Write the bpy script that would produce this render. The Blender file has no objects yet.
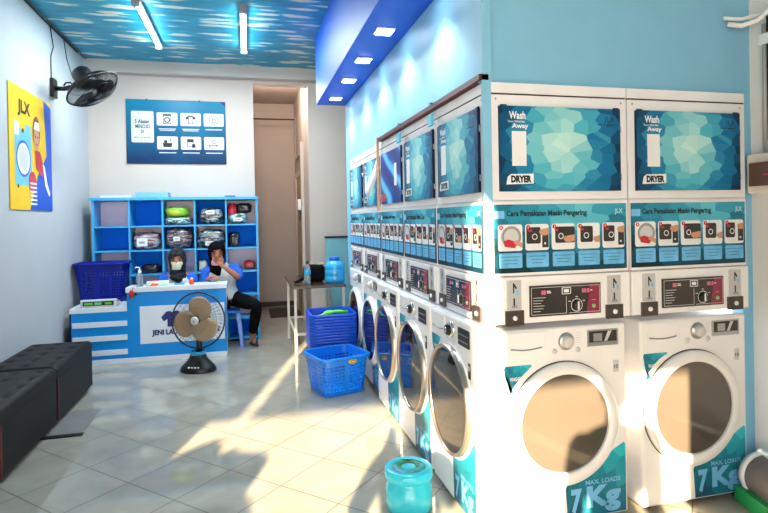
import bpy, bmesh, math, random
from mathutils import Vector, Matrix, noise
C = bpy.context.scene
COL = C.collection
PI = math.pi
random.seed(7)

# ------------------------------------------------------------------ camera
cd = bpy.data.cameras.new('camera'); cam = bpy.data.objects.new('camera', cd); COL.objects.link(cam)
cd.sensor_width = 36.0; cd.lens = 545.19/768*36.0; cd.shift_y = -34.5/768; cd.clip_start = .02
_R = Vector((0.9697838, -0.24323949, -0.01881321)); _U = Vector((0.01968308, 0.00114611, 0.99980561)); _F = Vector((0.24317064, 0.96996559, -0.00589918))
cam.matrix_world = Matrix(((_R.x, _U.x, -_F.x, 0), (_R.y, _U.y, -_F.y, 0), (_R.z, _U.z, -_F.z, 1.40), (0, 0, 0, 1)))
C.camera = cam
# ------------------------------------------------------------------ light and exposure
C.view_settings.view_transform = 'Standard'; C.view_settings.look = 'None'
C.view_settings.gamma = 1.0; C.view_settings.use_curve_mapping = False
C.view_settings.exposure = 0.72
w = bpy.data.worlds.new('sky'); C.world = w; w.use_nodes = True
bg = w.node_tree.nodes['Background']; bg.inputs[0].default_value = (1.0, 0.96, 0.92, 1); bg.inputs[1].default_value = 4.6
SUN_AZ = math.radians(18.0); SUN_EL = math.radians(18.9)
sl = bpy.data.lights.new('sun', 'SUN'); sl.energy = 25.0; sl.color = (1.0, .74, .44); sl.angle = math.radians(.6)
so = bpy.data.objects.new('sun', sl); COL.objects.link(so)
sun_dir = Vector((math.sin(SUN_AZ)*math.cos(SUN_EL), math.cos(SUN_AZ)*math.cos(SUN_EL), -math.sin(SUN_EL)))
so.rotation_euler = sun_dir.to_track_quat('-Z', 'Y').to_euler(); so.location = (-3, -9, 4)

# ------------------------------------------------------------------ materials
def lin(c): return c/12.92 if c <= .04045 else ((c+.055)/1.055)**2.4
def rgb(r, g, b): return (lin(r/255), lin(g/255), lin(b/255), 1)
class NT:
    def __init__(s, m): s.t = m.node_tree
    def n(s, k, **kw):
        x = s.t.nodes.new(k)
        for a, v in kw.items(): setattr(x, a, v)
        return x
    def l(s, a, b): s.t.links.new(a, b)
    def math(s, op, a, b=None, c=None):
        x = s.n('ShaderNodeMath', operation=op)
        for i, v in enumerate((a, b, c)):
            if v is None: continue
            if isinstance(v, (int, float)): x.inputs[i].default_value = v
            else: s.l(v, x.inputs[i])
        return x.outputs[0]
    def ramp(s, f, stops, interp='LINEAR'):
        x = s.n('ShaderNodeValToRGB'); e = x.color_ramp; e.interpolation = interp
        while len(e.elements) < len(stops): e.elements.new(.5)
        for q, (p, c) in zip(e.elements, stops): q.position = p; q.color = c
        s.l(f, x.inputs[0]); return x.outputs[0]
    def mix(s, f, a, b, bt='MIX'):
        x = s.n('ShaderNodeMix', data_type='RGBA', blend_type=bt)
        for i, v in ((0, f), (6, a), (7, b)):
            if isinstance(v, (int, float, tuple)): x.inputs[i].default_value = v
            else: s.l(v, x.inputs[i])
        return x.outputs[2]
def mat(name, col, rough=.5, metal=0, coat=0, emit=0, spec=None, bump=0, bscale=60, vary=0, vscale=8, trans=0, ecol=None, alpha=1):
    m = bpy.data.materials.new(name); m.use_nodes = True
    p = m.node_tree.nodes['Principled BSDF']; t = NT(m)
    p.inputs['Base Color'].default_value = col; p.inputs['Roughness'].default_value = rough
    p.inputs['Metallic'].default_value = metal; p.inputs['Coat Weight'].default_value = coat
    p.inputs['Transmission Weight'].default_value = trans
    p.inputs['Alpha'].default_value = alpha
    if spec is not None: p.inputs['Specular IOR Level'].default_value = spec
    if emit: p.inputs['Emission Color'].default_value = ecol or col; p.inputs['Emission Strength'].default_value = emit
    tc = t.n('ShaderNodeTexCoord')
    if vary or not bump:
        ns = t.n('ShaderNodeTexNoise'); ns.inputs['Scale'].default_value = vscale; ns.inputs['Detail'].default_value = 4
        t.l(tc.outputs['Object'], ns.inputs['Vector'])
        v = vary or .03
        dark = tuple(c*(1-v) for c in col[:3])+(1,)
        lite = tuple(min(1, c*(1+v*.5)) for c in col[:3])+(1,)
        t.l(t.ramp(ns.outputs['Fac'], [(.3, dark), (.7, lite)]), p.inputs['Base Color'])
    if bump:
        nb = t.n('ShaderNodeTexNoise'); nb.inputs['Scale'].default_value = bscale; nb.inputs['Detail'].default_value = 3
        t.l(tc.outputs['Object'], nb.inputs['Vector'])
        b = t.n('ShaderNodeBump'); b.inputs['Strength'].default_value = bump; b.inputs['Distance'].default_value = .01
        t.l(nb.outputs['Fac'], b.inputs['Height']); t.l(b.outputs[0], p.inputs['Normal'])
    return m
def uvmat(name, build, rough=.35, coat=0, emit=0):
    m = bpy.data.materials.new(name); m.use_nodes = True; t = NT(m)
    p = m.node_tree.nodes['Principled BSDF']; p.inputs['Roughness'].default_value = rough; p.inputs['Coat Weight'].default_value = coat; p.inputs['Specular IOR Level'].default_value = .22
    c = build(t)
    t.l(c, p.inputs['Base Color'])
    return m
M = {}
M['white'] = mat('white_enamel', rgb(244, 244, 246), .28, coat=.3)
M['cab'] = mat('white_painted_board', rgb(240, 240, 244), .4, vary=.04)
M['gap'] = mat('dark_gap', rgb(45, 42, 42), .7)
M['grey'] = mat('grey_plastic', rgb(150, 152, 155), .4)
M['lgrey'] = mat('light_grey_plastic', rgb(205, 207, 210), .35)
M['chrome'] = mat('chrome', rgb(215, 215, 218), .12, metal=1)
M['ringm'] = mat('satin_ring', rgb(190, 176, 164), .3, metal=.9)
M['steel'] = mat('brushed_steel', rgb(185, 188, 192), .3, metal=.85)
M['smoke'] = mat('smoked_glass', rgb(84, 78, 72), .045, spec=.8, coat=.6, vary=.06, vscale=3)
M['smoke2'] = mat('dark_smoked_glass', rgb(34, 27, 23), .03, spec=.8, coat=.3, vary=.1, vscale=3)
M['black'] = mat('black_plastic', rgb(13, 13, 14), .35)
M['blackp'] = mat('control_panel_black', rgb(52, 46, 46), .25, coat=.4)
M['brownp'] = mat('dark_taupe_plate', rgb(70, 62, 58), .35)
M['wine'] = mat('wine_red_panel', rgb(140, 45, 72), .3)
M['pinklcd'] = mat('pink_led_digits', rgb(235, 120, 150), .4)
M['greenb'] = mat('green_button', rgb(120, 200, 130), .35)
M['white_print'] = mat('white_print', rgb(238, 240, 242), .5)
M['teal_print'] = mat('teal_print', rgb(40, 130, 150), .4)
M['ink'] = mat('dark_ink', rgb(18, 28, 40), .5)
M['navy_ink'] = mat('navy_ink', rgb(24, 34, 110), .5)
M['skyblue'] = mat('sky_blue_print', rgb(120, 195, 245), .4)
M['skin'] = mat('skin', rgb(178, 118, 88), .5)
M['lips'] = mat('lips', rgb(130, 60, 55), .5)
M['red'] = mat('red_cloth', rgb(190, 28, 28), .7, vary=.2)
M['lightblue'] = mat('light_blue_paint', rgb(132, 194, 226), .5, vary=.03)
M['wood'] = mat('copper_brown_wood', rgb(206, 158, 128), .5, vary=.2, vscale=20)
M['maroon'] = mat('maroon_wood', rgb(86, 26, 24), .5, vary=.2)
M['tape'] = mat('cyan_tape', rgb(90, 190, 215), .4)
M['wall'] = mat('white_wall_paint', rgb(186, 189, 192), .65, vary=.04, vscale=2, bump=.1, bscale=30)
M['wallw'] = mat('warm_white_wall_paint', rgb(198, 188, 180), .65, vary=.05, vscale=2)
M['beige'] = mat('beige_wall_paint', rgb(180, 166, 156), .7, vary=.06, vscale=2)
M['blueacp'] = mat('royal_blue_panel', rgb(0, 88, 218), .5)
M['cblue'] = mat('counter_sky_blue', rgb(6, 140, 222), .3, spec=.3)
M['cwhite'] = mat('counter_white', rgb(225, 232, 240), .3, coat=.2)
M['navy'] = mat('navy_panel', rgb(10, 34, 70), .5, spec=.2)
M['shelfblue'] = mat('shelf_blue_edge', rgb(60, 165, 220), .4)
M['shelfback'] = mat('shelf_blue_back', rgb(0, 124, 246), .7, spec=.15)
M['shelfpink'] = mat('shelf_pink_white_back', rgb(252, 228, 238), .4)
M['baskblue'] = mat('blue_basket_plastic', rgb(0, 120, 226), .3, coat=.2)
M['baskmid'] = mat('mid_blue_basket_plastic', rgb(0, 74, 200), .35)
M['basknavy'] = mat('dark_blue_basket_plastic', rgb(4, 30, 145), .4, spec=.3)
M['green'] = mat('lime_green_plastic', rgb(90, 205, 50), .4)
M['yellow'] = mat('yellow_label', rgb(230, 190, 50), .5)
M['leather'] = mat('black_leather', rgb(14, 13, 14), .5, spec=.25, bump=.35, bscale=160)
M['tan'] = mat('tan_plastic_blade', rgb(178, 150, 118), .35, coat=.2)
M['wire'] = mat('fan_guard_wire', rgb(60, 66, 72), .35, metal=.6)
M['wireb'] = mat('black_fan_guard_wire', rgb(20, 20, 22), .4, metal=.3)
M['cyanp'] = mat('cyan_plastic', rgb(40, 165, 215), .3)
M['turq'] = mat('turquoise_plastic', rgb(50, 212, 238), .3, coat=.2)
M['turq2'] = mat('turquoise_tub_side', rgb(60, 214, 236), .25, coat=.3)
M['tabletop'] = mat('dark_brown_laminate', rgb(62, 48, 44), .2, coat=.3)
M['cream'] = mat('cream_painted_metal', rgb(226, 214, 196), .4)
M['gallon'] = mat('blue_water_gallon', rgb(45, 160, 215), .15, coat=.4, vary=.12, vscale=12)
M['gallonc'] = mat('gallon_cap_blue', rgb(20, 90, 200), .3)
M['clear'] = mat('clear_plastic', rgb(200, 215, 220), .08, trans=.7, coat=.3)
M['shirt'] = mat('white_shirt', rgb(205, 212, 215), .8, vary=.08)
M['sleeve'] = mat('blue_sleeve', rgb(24, 92, 205), .8, vary=.1)
M['trouser'] = mat('black_trousers', rgb(12, 12, 15), .9, spec=.1)
M['hijab'] = mat('black_headscarf', rgb(11, 11, 15), .9, spec=.1, vary=.2)
M['hijab2'] = mat('patterned_dark_headscarf', rgb(52, 54, 60), .9, spec=.15, vary=.9, vscale=38)
M['maskc'] = mat('cream_face_mask', rgb(215, 215, 185), .7)
M['maskp'] = mat('pink_face_mask', rgb(240, 165, 190), .7)
M['orange'] = mat('orange_plastic', rgb(235, 85, 35), .4)
M['mint'] = mat('mint_packet', rgb(200, 225, 215), .3)
M['ebox'] = mat('cream_electrical_box', rgb(232, 220, 204), .4)
M['smokewin'] = mat('smoked_cover', rgb(110, 80, 66), .1, coat=.5)
M['conduit'] = mat('grey_conduit', rgb(176, 172, 172), .4)
M['roll'] = mat('grey_rubber_sheet', rgb(108, 104, 106), .5, vary=.15, vscale=14)
M['greenedge'] = mat('green_strip', rgb(24, 150, 86), .45)
M['concrete'] = mat('pavement', rgb(190, 186, 180), .8, vary=.1)
M['doorw'] = mat('tan_door', rgb(180, 150, 110), .5, vary=.1)
M['baseb'] = mat('dark_baseboard', rgb(60, 46, 40), .5)
M['matt'] = mat('dark_doormat', rgb(58, 40, 38), .9, bump=.4)
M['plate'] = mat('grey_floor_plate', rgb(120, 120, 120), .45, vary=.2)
M['lamp'] = mat('downlight_glow', rgb(240, 248, 255), .4, emit=14)
M['tube'] = mat('tube_glow', rgb(205, 250, 255), .4, emit=30)
M['blocker'] = mat('dark_blocker_sheet', rgb(70, 72, 76), .7)
M['tealp'] = mat('teal_partition_paint', rgb(120, 180, 192), .4, vary=.05)
M['silver'] = mat('silver_plate', rgb(205, 205, 208), .35, metal=.3)
M['yposter'] = mat('poster_yellow', rgb(242, 196, 20), .45)
M['bposter'] = mat('poster_blue', rgb(20, 80, 190), .45)
M['lbposter'] = mat('poster_light_blue', rgb(110, 190, 215), .45)
M['photodark'] = mat('photo_dark', rgb(48, 44, 46), .4)
M['photored'] = mat('photo_red', rgb(200, 40, 60), .4)
M['hand'] = mat('photo_hand', rgb(205, 150, 120), .5)
M['photowht'] = mat('photo_white', rgb(232, 236, 240), .4)
M['capt'] = mat('caption_blue', rgb(110, 190, 245), .4, vary=.25, vscale=20)
M['paper'] = mat('white_paper', rgb(225, 230, 230), .6)

def facet(cx, cy, sx, sy, stops, scale=6.5, jit=.12):
    def b(t):
        uv = t.n('ShaderNodeUVMap'); uv.uv_map = 'UVMap'
        v = t.n('ShaderNodeTexVoronoi', voronoi_dimensions='2D'); v.inputs['Scale'].default_value = scale
        t.l(uv.outputs[0], v.inputs['Vector'])
        s = t.n('ShaderNodeSeparateXYZ'); t.l(v.outputs['Position'], s.inputs[0])
        dx = t.math('MULTIPLY', t.math('SUBTRACT', s.outputs[0], cx), sx)
        dy = t.math('MULTIPLY', t.math('SUBTRACT', s.outputs[1], cy), sy)
        d = t.math('SQRT', t.math('ADD', t.math('MULTIPLY', dx, dx), t.math('MULTIPLY', dy, dy)))
        r = t.n('ShaderNodeSeparateColor'); t.l(v.outputs['Color'], r.inputs[0])
        d = t.math('ADD', d, t.math('MULTIPLY', t.math('SUBTRACT', r.outputs[0], .5), jit))
        return t.ramp(d, stops)
    return b
S1 = [(0, rgb(196, 236, 232)), (.28, rgb(160, 220, 222)), (.48, rgb(80, 184, 204)), (.68, rgb(24, 122, 172)), (1, rgb(12, 56, 88))]
M['dposter'] = uvmat('faceted_teal_print', facet(.5, .55, 1.9, 1.0, S1, 8.5, .16))
S2 = [(0, rgb(110, 205, 222)), (.35, rgb(50, 156, 188)), (.7, rgb(26, 88, 114)), (1, rgb(20, 48, 60))]
M['iposter'] = uvmat('faceted_blue_board_print', facet(.62, .9, 1.1, .95, S2, 7, .25))
S3 = [(0, rgb(50, 195, 210)), (.5, rgb(35, 140, 165)), (1, rgb(35, 85, 112))]
M['sposter'] = uvmat('faceted_teal_sticker', facet(1, 1, .75, .75, S3, 5, .3))
def wave(t):
    uv = t.n('ShaderNodeUVMap'); uv.uv_map = 'UVMap'
    wv = t.n('ShaderNodeTexWave', bands_direction='DIAGONAL'); wv.inputs['Scale'].default_value = .8; wv.inputs['Distortion'].default_value = 6; wv.inputs['Detail Scale'].default_value = .8
    t.l(uv.outputs[0], wv.inputs[0])
    return t.ramp(wv.outputs['Fac'], [(0, rgb(16, 50, 130)), (.6, rgb(20, 80, 175)), (.85, rgb(70, 175, 230)), (1, rgb(110, 205, 240))])
M['wposter'] = uvmat('blue_wave_print', wave)
def bp(t):
    uv = t.n('ShaderNodeUVMap'); uv.uv_map = 'UVMap'
    s = t.n('ShaderNodeSeparateXYZ'); t.l(uv.outputs[0], s.inputs[0])
    ns = t.n('ShaderNodeTexNoise'); ns.inputs['Scale'].default_value = 3; t.l(uv.outputs[0], ns.inputs[0])
    return t.ramp(t.math('ADD', s.outputs[1], t.math('MULTIPLY', t.math('SUBTRACT', ns.outputs['Fac'], .5), .5)), [(0, rgb(10, 48, 88)), (.5, rgb(12, 92, 128)), (1, rgb(14, 122, 158))])
M['bposter2'] = uvmat('teal_blue_poster_print', bp)
def tealgrad(t):
    uv = t.n('ShaderNodeTexCoord'); ns = t.n('ShaderNodeTexNoise'); ns.inputs['Scale'].default_value = 9; ns.inputs['Detail'].default_value = 5
    t.l(uv.outputs['Object'], ns.inputs[0]); return t.ramp(ns.outputs['Fac'], [(.3, rgb(30, 30, 40)), (.45, rgb(60, 130, 80)), (.55, rgb(60, 190, 210)), (.62, rgb(190, 120, 150)), (.75, rgb(30, 60, 140))])
M['lidprint'] = uvmat('tub_lid_print', tealgrad)

def floor_mat():
    m = bpy.data.materials.new('glossy_cream_floor_tiles'); m.use_nodes = True; t = NT(m); p = m.node_tree.nodes['Principled BSDF']
    g = t.n('ShaderNodeNewGeometry'); s = t.n('ShaderNodeSeparateXYZ'); t.l(g.outputs['Position'], s.inputs[0])
    a = t.math('DIVIDE', t.math('ADD', t.math('SUBTRACT', s.outputs[0], s.outputs[1]), 2.25+53), .53)
    b = t.math('DIVIDE', t.math('ADD', t.math('ADD', s.outputs[0], s.outputs[1]), -3.60+53), .53)
    def edge(v):
        f = t.math('FRACT', v); return t.math('MINIMUM', f, t.math('SUBTRACT', 1.0, f))
    e = t.math('MINIMUM', edge(a), edge(b))
    gr = t.math('GREATER_THAN', e, .0085)
    cid = t.n('ShaderNodeCombineXYZ'); t.l(t.math('FLOOR', a), cid.inputs[0]); t.l(t.math('FLOOR', b), cid.inputs[1])
    wn = t.n('ShaderNodeTexWhiteNoise', noise_dimensions='2D'); t.l(cid.outputs[0], wn.inputs[0])
    ns = t.n('ShaderNodeTexNoise'); ns.inputs['Scale'].default_value = 3.5; ns.inputs['Detail'].default_value = 6; ns.inputs['Distortion'].default_value = 1.2
    t.l(g.outputs['Position'], ns.inputs[0])
    base = t.ramp(ns.outputs['Fac'], [(.3, rgb(146, 142, 132)), (.7, rgb(160, 157, 146))])
    base = t.mix(t.math('MULTIPLY', wn.outputs[0], .10), base, rgb(150, 142, 128))
    col = t.mix(gr, rgb(74, 66, 58), base)
    t.l(col, p.inputs['Base Color'])
    t.l(t.math('ADD', t.math('MULTIPLY', t.math('SUBTRACT', 1.0, gr), .4), t.math('ADD', .02, t.math('MULTIPLY', ns.outputs['Fac'], .06))), p.inputs['Roughness'])
    p.inputs['Specular IOR Level'].default_value = .6
    return m
M['floor'] = floor_mat()
def ceil_mat():
    m = bpy.data.materials.new('blue_cloud_ceiling_panel'); m.use_nodes = True; t = NT(m); p = m.node_tree.nodes['Principled BSDF']
    g = t.n('ShaderNodeNewGeometry'); mp = t.n('ShaderNodeMapping'); mp.inputs['Scale'].default_value = (2.5, 10.5, 1)
    t.l(g.outputs['Position'], mp.inputs[0])
    ns = t.n('ShaderNodeTexNoise'); ns.inputs['Scale'].default_value = 2.0; ns.inputs['Detail'].default_value = 2.2; ns.inputs['Roughness'].default_value = .45
    t.l(mp.outputs[0], ns.inputs[0])
    v = t.n('ShaderNodeTexVoronoi', feature='F1'); v.inputs['Scale'].default_value = .95; v.inputs['Randomness'].default_value = .7
    t.l(mp.outputs[0], v.inputs[0])
    d = t.math('ADD', v.outputs['Distance'], t.math('MULTIPLY', t.math('SUBTRACT', ns.outputs['Fac'], .5), .8))
    col = t.ramp(d, [(.25, rgb(215, 215, 205)), (.33, rgb(150, 200, 205)), (.37, rgb(12, 160, 190)), (.8, rgb(0, 132, 168))])
    t.l(col, p.inputs['Base Color']); p.inputs['Roughness'].default_value = .45
    return m
M['ceil'] = ceil_mat()
def cloth_mix(name, cols, scale=14, st=(1, 1, 3)):
    m = bpy.data.materials.new(name); m.use_nodes = True; t = NT(m); p = m.node_tree.nodes['Principled BSDF']
    tc = t.n('ShaderNodeTexCoord'); mp = t.n('ShaderNodeMapping'); mp.inputs['Scale'].default_value = st
    t.l(tc.outputs['Object'], mp.inputs[0])
    ns = t.n('ShaderNodeTexNoise'); ns.inputs['Scale'].default_value = scale*.5; ns.inputs['Detail'].default_value = 3; ns.inputs['Distortion'].default_value = 1.5
    t.l(mp.outputs[0], ns.inputs[0])
    k = len(cols); t.l(t.ramp(ns.outputs['Fac'], [(.28+.44*i/k, rgb(*c)) for i, c in enumerate(cols)], 'CONSTANT'), p.inputs['Base Color'])
    p.inputs['Roughness'].default_value = .3; p.inputs['Coat Weight'].default_value = .5
    return m

# ------------------------------------------------------------------ mesh builder
_tc = {}
def text_geo(s, bold=.02):
    k = (s, bold)
    if k in _tc: return _tc[k]
    cu = bpy.data.curves.new('t', 'FONT'); cu.body = s; cu.size = 1; cu.offset = bold; cu.resolution_u = 3
    o = bpy.data.objects.new('t', cu); COL.objects.link(o)
    dg = bpy.context.evaluated_depsgraph_get(); me = bpy.data.meshes.new_from_object(o.evaluated_get(dg))
    vs = [v.co.copy() for v in me.vertices]; fs = [tuple(p.vertices) for p in me.polygons]
    bpy.data.objects.remove(o); bpy.data.curves.remove(cu); bpy.data.meshes.remove(me)
    x0 = min(v.x for v in vs); x1 = max(v.x for v in vs); y0 = min(v.y for v in vs); y1 = max(v.y for v in vs)
    _tc[k] = ([((v.x-x0)/(x1-x0), (v.y-y0)/(y1-y0)) for v in vs], fs); return _tc[k]
class MB:
    def __init__(s): s.v = []; s.f = []; s.m = []; s.sm = []; s.uv = []; s.T = None
    def _v(s, ps):
        b = len(s.v)
        for p in ps:
            p = Vector(p); s.v.append(s.T @ p if s.T else p)
        return b
    def face(s, idx, m, sm=False, uv=None):
        s.f.append(idx); s.m.append(m); s.sm.append(sm); s.uv.append(uv)
    def box(s, x0, x1, y0, y1, z0, z1, m='white', uvf=True):
        b = s._v([(x, y, z) for x in (x0, x1) for y in (y0, y1) for z in (z0, z1)])
        q = [(0, 1, 3, 2), (4, 6, 7, 5), (0, 4, 5, 1), (2, 3, 7, 6), (0, 2, 6, 4), (1, 5, 7, 3)]
        for i, a in enumerate(q):
            s.face([b+j for j in a], m, False, [(0, 0), (1, 0), (1, 1), (0, 1)] if i == 2 else None)
        return s
    def rect(s, x0, x1, z0, z1, y, m):
        b = s._v([(x0, y, z0), (x1, y, z0), (x1, y, z1), (x0, y, z1)])
        s.face([b, b+1, b+2, b+3], m, False, [(0, 0), (1, 0), (1, 1), (0, 1)]); return s
    def poly(s, pts, y, m):
        b = s._v([(x, y, z) for x, z in pts])
        xs = [p[0] for p in pts]; zs = [p[1] for p in pts]
        s.face(list(range(b, b+len(pts))), m, False, [((x-min(xs))/(max(xs)-min(xs)), (z-min(zs))/(max(zs)-min(zs))) for x, z in pts]); return s
    def slab(s, pts, y0, y1, m):
        n = len(pts); s.poly(pts, y0, m)
        b = s._v([(x, y, z) for y in (y0, y1) for x, z in pts])
        for i in range(n):
            j = (i+1) % n; s.face([b+j, b+i, b+n+i, b+n+j], m)
        s.face([b+n+i for i in range(n)][::-1], m); return s
    def rrect(s, x0, x1, z0, z1, y, m, r=.01, n=4):
        pts = []
        for cx, cz, a0 in ((x1-r, z0+r, -90), (x1-r, z1-r, 0), (x0+r, z1-r, 90), (x0+r, z0+r, 180)):
            for i in range(n+1):
                a = math.radians(a0+90*i/n); pts.append((cx+r*math.cos(a), cz+r*math.sin(a)))
        return s.poly(pts, y, m)
    def disc(s, cx, cz, r, y, m, n=24, rz=None):
        rz = rz or r
        return s.poly([(cx+r*math.cos(2*PI*i/n), cz+rz*math.sin(2*PI*i/n)) for i in range(n)], y, m)
    def ring(s, cx, cz, r0, r1, y, m, n=28):
        b = s._v([(cx+r*math.cos(2*PI*i/n), y, cz+r*math.sin(2*PI*i/n)) for i in range(n) for r in (r0, r1)])
        for i in range(n):
            j = (i+1) % n; s.face([b+2*i, b+2*i+1, b+2*j+1, b+2*j], m)
        return s
    def text(s, st, x0, x1, z0, z1, y, m, bold=.02):
        vs, fs = text_geo(st, bold)
        b = s._v([(x0+(x1-x0)*u, y, z0+(z1-z0)*w_) for u, w_ in vs])
        for f in fs: s.face([b+i for i in f], m)
        return s
    def lathe(s, prof, c=(0, 0, 0), ax='Z', m='white', n=32, closed=False, sm=True, sx=1, sy=1):
        # prof: list of (r, h)
        k = len(prof); pts = []
        for i in range(n):
            a = 2*PI*i/n; ca, sa = math.cos(a)*sx, math.sin(a)*sy
            for r, h in prof:
                if ax == 'Z': p = (c[0]+r*ca, c[1]+r*sa, c[2]+h)
                elif ax == 'Y': p = (c[0]+r*ca, c[1]-h, c[2]+r*sa)     # h towards -Y
                else: p = (c[0]+h, c[1]+r*ca, c[2]+r*sa)
                pts.append(p)
        b = s._v(pts)
        for i in range(n):
            j = (i+1) % n
            for q in range(k-1):
                s.face([b+i*k+q, b+j*k+q, b+j*k+q+1, b+i*k+q+1], m if isinstance(m, str) else m[q], sm)
        return s
    def tube(s, path, r, m='white', n=8, caps=True, closed=False, r1=None):
        P = [Vector(p) for p in path]; k = len(P); rings = []
        up = None
        for i, p in enumerate(P):
            if closed: d = (P[(i+1) % k]-P[i-1])
            else: d = P[min(i+1, k-1)]-P[max(i-1, 0)]
            d.normalize()
            if up is None:
                up = Vector((0, 0, 1)) if abs(d.z) < .9 else Vector((1, 0, 0))
            u = d.cross(up).normalized(); v = u.cross(d).normalized(); up = v
            rr = r if r1 is None else r+(r1-r)*i/(k-1)
            rings.append(s._v([p+(u*math.cos(2*PI*a/n)+v*math.sin(2*PI*a/n))*rr for a in range(n)]))
        for i in range(k if closed else k-1):
            a, b = rings[i], rings[(i+1) % k]
            for j in range(n):
                q = (j+1) % n; s.face([a+j, a+q, b+q, b+j], m, True)
        if caps and not closed:
            s.face([rings[0]+j for j in range(n)][::-1], m); s.face([rings[-1]+j for j in range(n)], m)
        return s
    def sphere(s, c, r, m='white', nu=16, nv=10, sc=(1, 1, 1), fn=None):
        pts = []
        for j in range(nv+1):
            th = PI*j/nv
            for i in range(nu):
                a = 2*PI*i/nu; p = Vector((math.sin(th)*math.cos(a), math.sin(th)*math.sin(a), math.cos(th)))
                q = Vector((p.x*r*sc[0], p.y*r*sc[1], p.z*r*sc[2]))
                if fn: q = fn(p, q)
                pts.append(Vector(c)+q)
        b = s._v(pts)
        for j in range(nv):
            for i in range(nu):
                q = (i+1) % nu; s.face([b+j*nu+i, b+(j+1)*nu+i, b+(j+1)*nu+q, b+j*nu+q], m, True)
        return s
    def build(s, name, parent=None, bevel=0, loc=None, sub=0, solid=0, seg=2):
        me = bpy.data.meshes.new(name); me.from_pydata([tuple(v) for v in s.v], [], s.f)
        ms = []
        for m in s.m:
            if m not in ms: ms.append(m)
        for m in ms: me.materials.append(M[m])
        ul = me.uv_layers.new(name='UVMap')
        for p, m, sm, uv in zip(me.polygons, s.m, s.sm, s.uv):
            p.material_index = ms.index(m); p.use_smooth = sm
            if uv and len(uv) == p.loop_total:
                for k, li in enumerate(p.loop_indices): ul.data[li].uv = uv[k]
        bm = bmesh.new(); bm.from_mesh(me); bmesh.ops.remove_doubles(bm, verts=bm.verts, dist=1e-6)
        if not solid and not any(len(u or ()) for u in s.uv): bmesh.ops.recalc_face_normals(bm, faces=bm.faces)
        bm.to_mesh(me); bm.free()
        o = bpy.data.objects.new(name, me); COL.objects.link(o)
        if parent: o.parent = parent
        if loc: o.location = loc
        if bevel:
            b = o.modifiers.new('bevel', 'BEVEL'); b.width = bevel; b.segments = seg; b.limit_method = 'ANGLE'; b.angle_limit = math.radians(50)
        if solid:
            q = o.modifiers.new('solid', 'SOLIDIFY'); q.thickness = solid; q.offset = 0
        if sub:
            q = o.modifiers.new('sub', 'SUBSURF'); q.levels = sub; q.render_levels = sub
        return o
def tag(o, label, cat, group=None, kind=None):
    o['label'] = label; o['category'] = cat
    if group: o['group'] = group
    if kind: o['kind'] = kind
    return o
def thing(name, label, cat, loc=(0, 0, 0), rz=0, group=None):
    o = bpy.data.objects.new(name, None); COL.objects.link(o); o.location = loc; o.rotation_euler = (0, 0, rz); o.empty_display_size = .1
    return tag(o, label, cat, group)
def struct(name, mb, label=None, bevel=0):
    o = mb.build(name, bevel=bevel); o['kind'] = 'structure'
    if label: o['label'] = label
    return o
def dup(o, loc, rz=None, label=None):
    def cp(a, par):
        c = a.copy(); COL.objects.link(c)
        if par: c.parent = par
        for ch in list(a.children): cp(ch, c)
        return c
    r = cp(o, None); r.location = loc
    if rz is not None: r.rotation_euler = (0, 0, rz)
    if label: r['label'] = label
    return r

# ------------------------------------------------------------------ setting
struct('floor', MB().box(-1.9, 3.2, -.6, 9.3, -.08, 0, 'floor'))
struct('ground', MB().box(-14, 14, -16, -.6, -.2, -.02, 'concrete'))
struct('ceiling', MB().box(-1.9, 2.6, -.6, 6.87, 3.30, 3.4, 'ceil'), 'blue ceiling printed with wispy white clouds')
struct('wall_left', MB().box(-1.95, -1.78, -.6, 7.2, 0, 3.4, 'wall'))
struct('wall_back', MB().box(-1.95, .1, 7.0, 7.15, 0, 3.4, 'wallw').box(.1, .78, 7.0, 7.15, 3.12, 3.4, 'wallw').box(.78, 2.6, 7.0, 7.15, 0, 3.4, 'wallw'))
struct('trim_1', MB().box(-1.79, 2.5, 6.87, 7.0, 3.16, 3.31, 'wallw'), 'white beam under the ceiling along the back wall')
struct('wall_recess_left', MB().box(-.05, .1, 7.15, 9.2, 0, 3.4, 'beige'))
struct('wall_recess_right', MB().box(.78, .93, 7.15, 9.2, 0, 3.4, 'beige'))
struct('wall_recess_back', MB().box(-.05, .93, 9.12, 9.27, 0, 3.4, 'beige'))
struct('ceiling_recess', MB().box(-.05, .93, 7.0, 9.27, 3.32, 3.4, 'beige'))
struct('baseboard_recess', MB().box(.1, .78, 9.10, 9.12, 0, .075, 'baseb'))
struct('trim_2', MB().tube([(.12, 8.75, 3.0), (.765, 8.75, 3.0)], .012, 'baseb').tube([(.765, 8.7, 3.02), (.765, 8.7, 2.35), (.765, 8.1, 2.38)], .012, 'conduit'), 'thin pipes across the recess')
d = MB().box(.755, .785, 7.75, 8.55, .0, 2.05, 'doorw'); d = struct('door_1', d, 'tan door in the side of the recess')
dfr = MB().box(.74, .785, 7.66, 7.75, 0, 2.5, 'wallw').box(.74, .785, 8.55, 8.62, 0, 2.12, 'wallw').box(.74, .785, 7.75, 8.55, 2.05, 2.12, 'wallw').build('door_frame', d)
MB().box(.70, .755, 7.80, 7.86, 1.55, 1.70, 'white').box(.72, .755, 7.81, 7.85, 1.40, 1.55, 'black').build('switch', d, bevel=.004)
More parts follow.
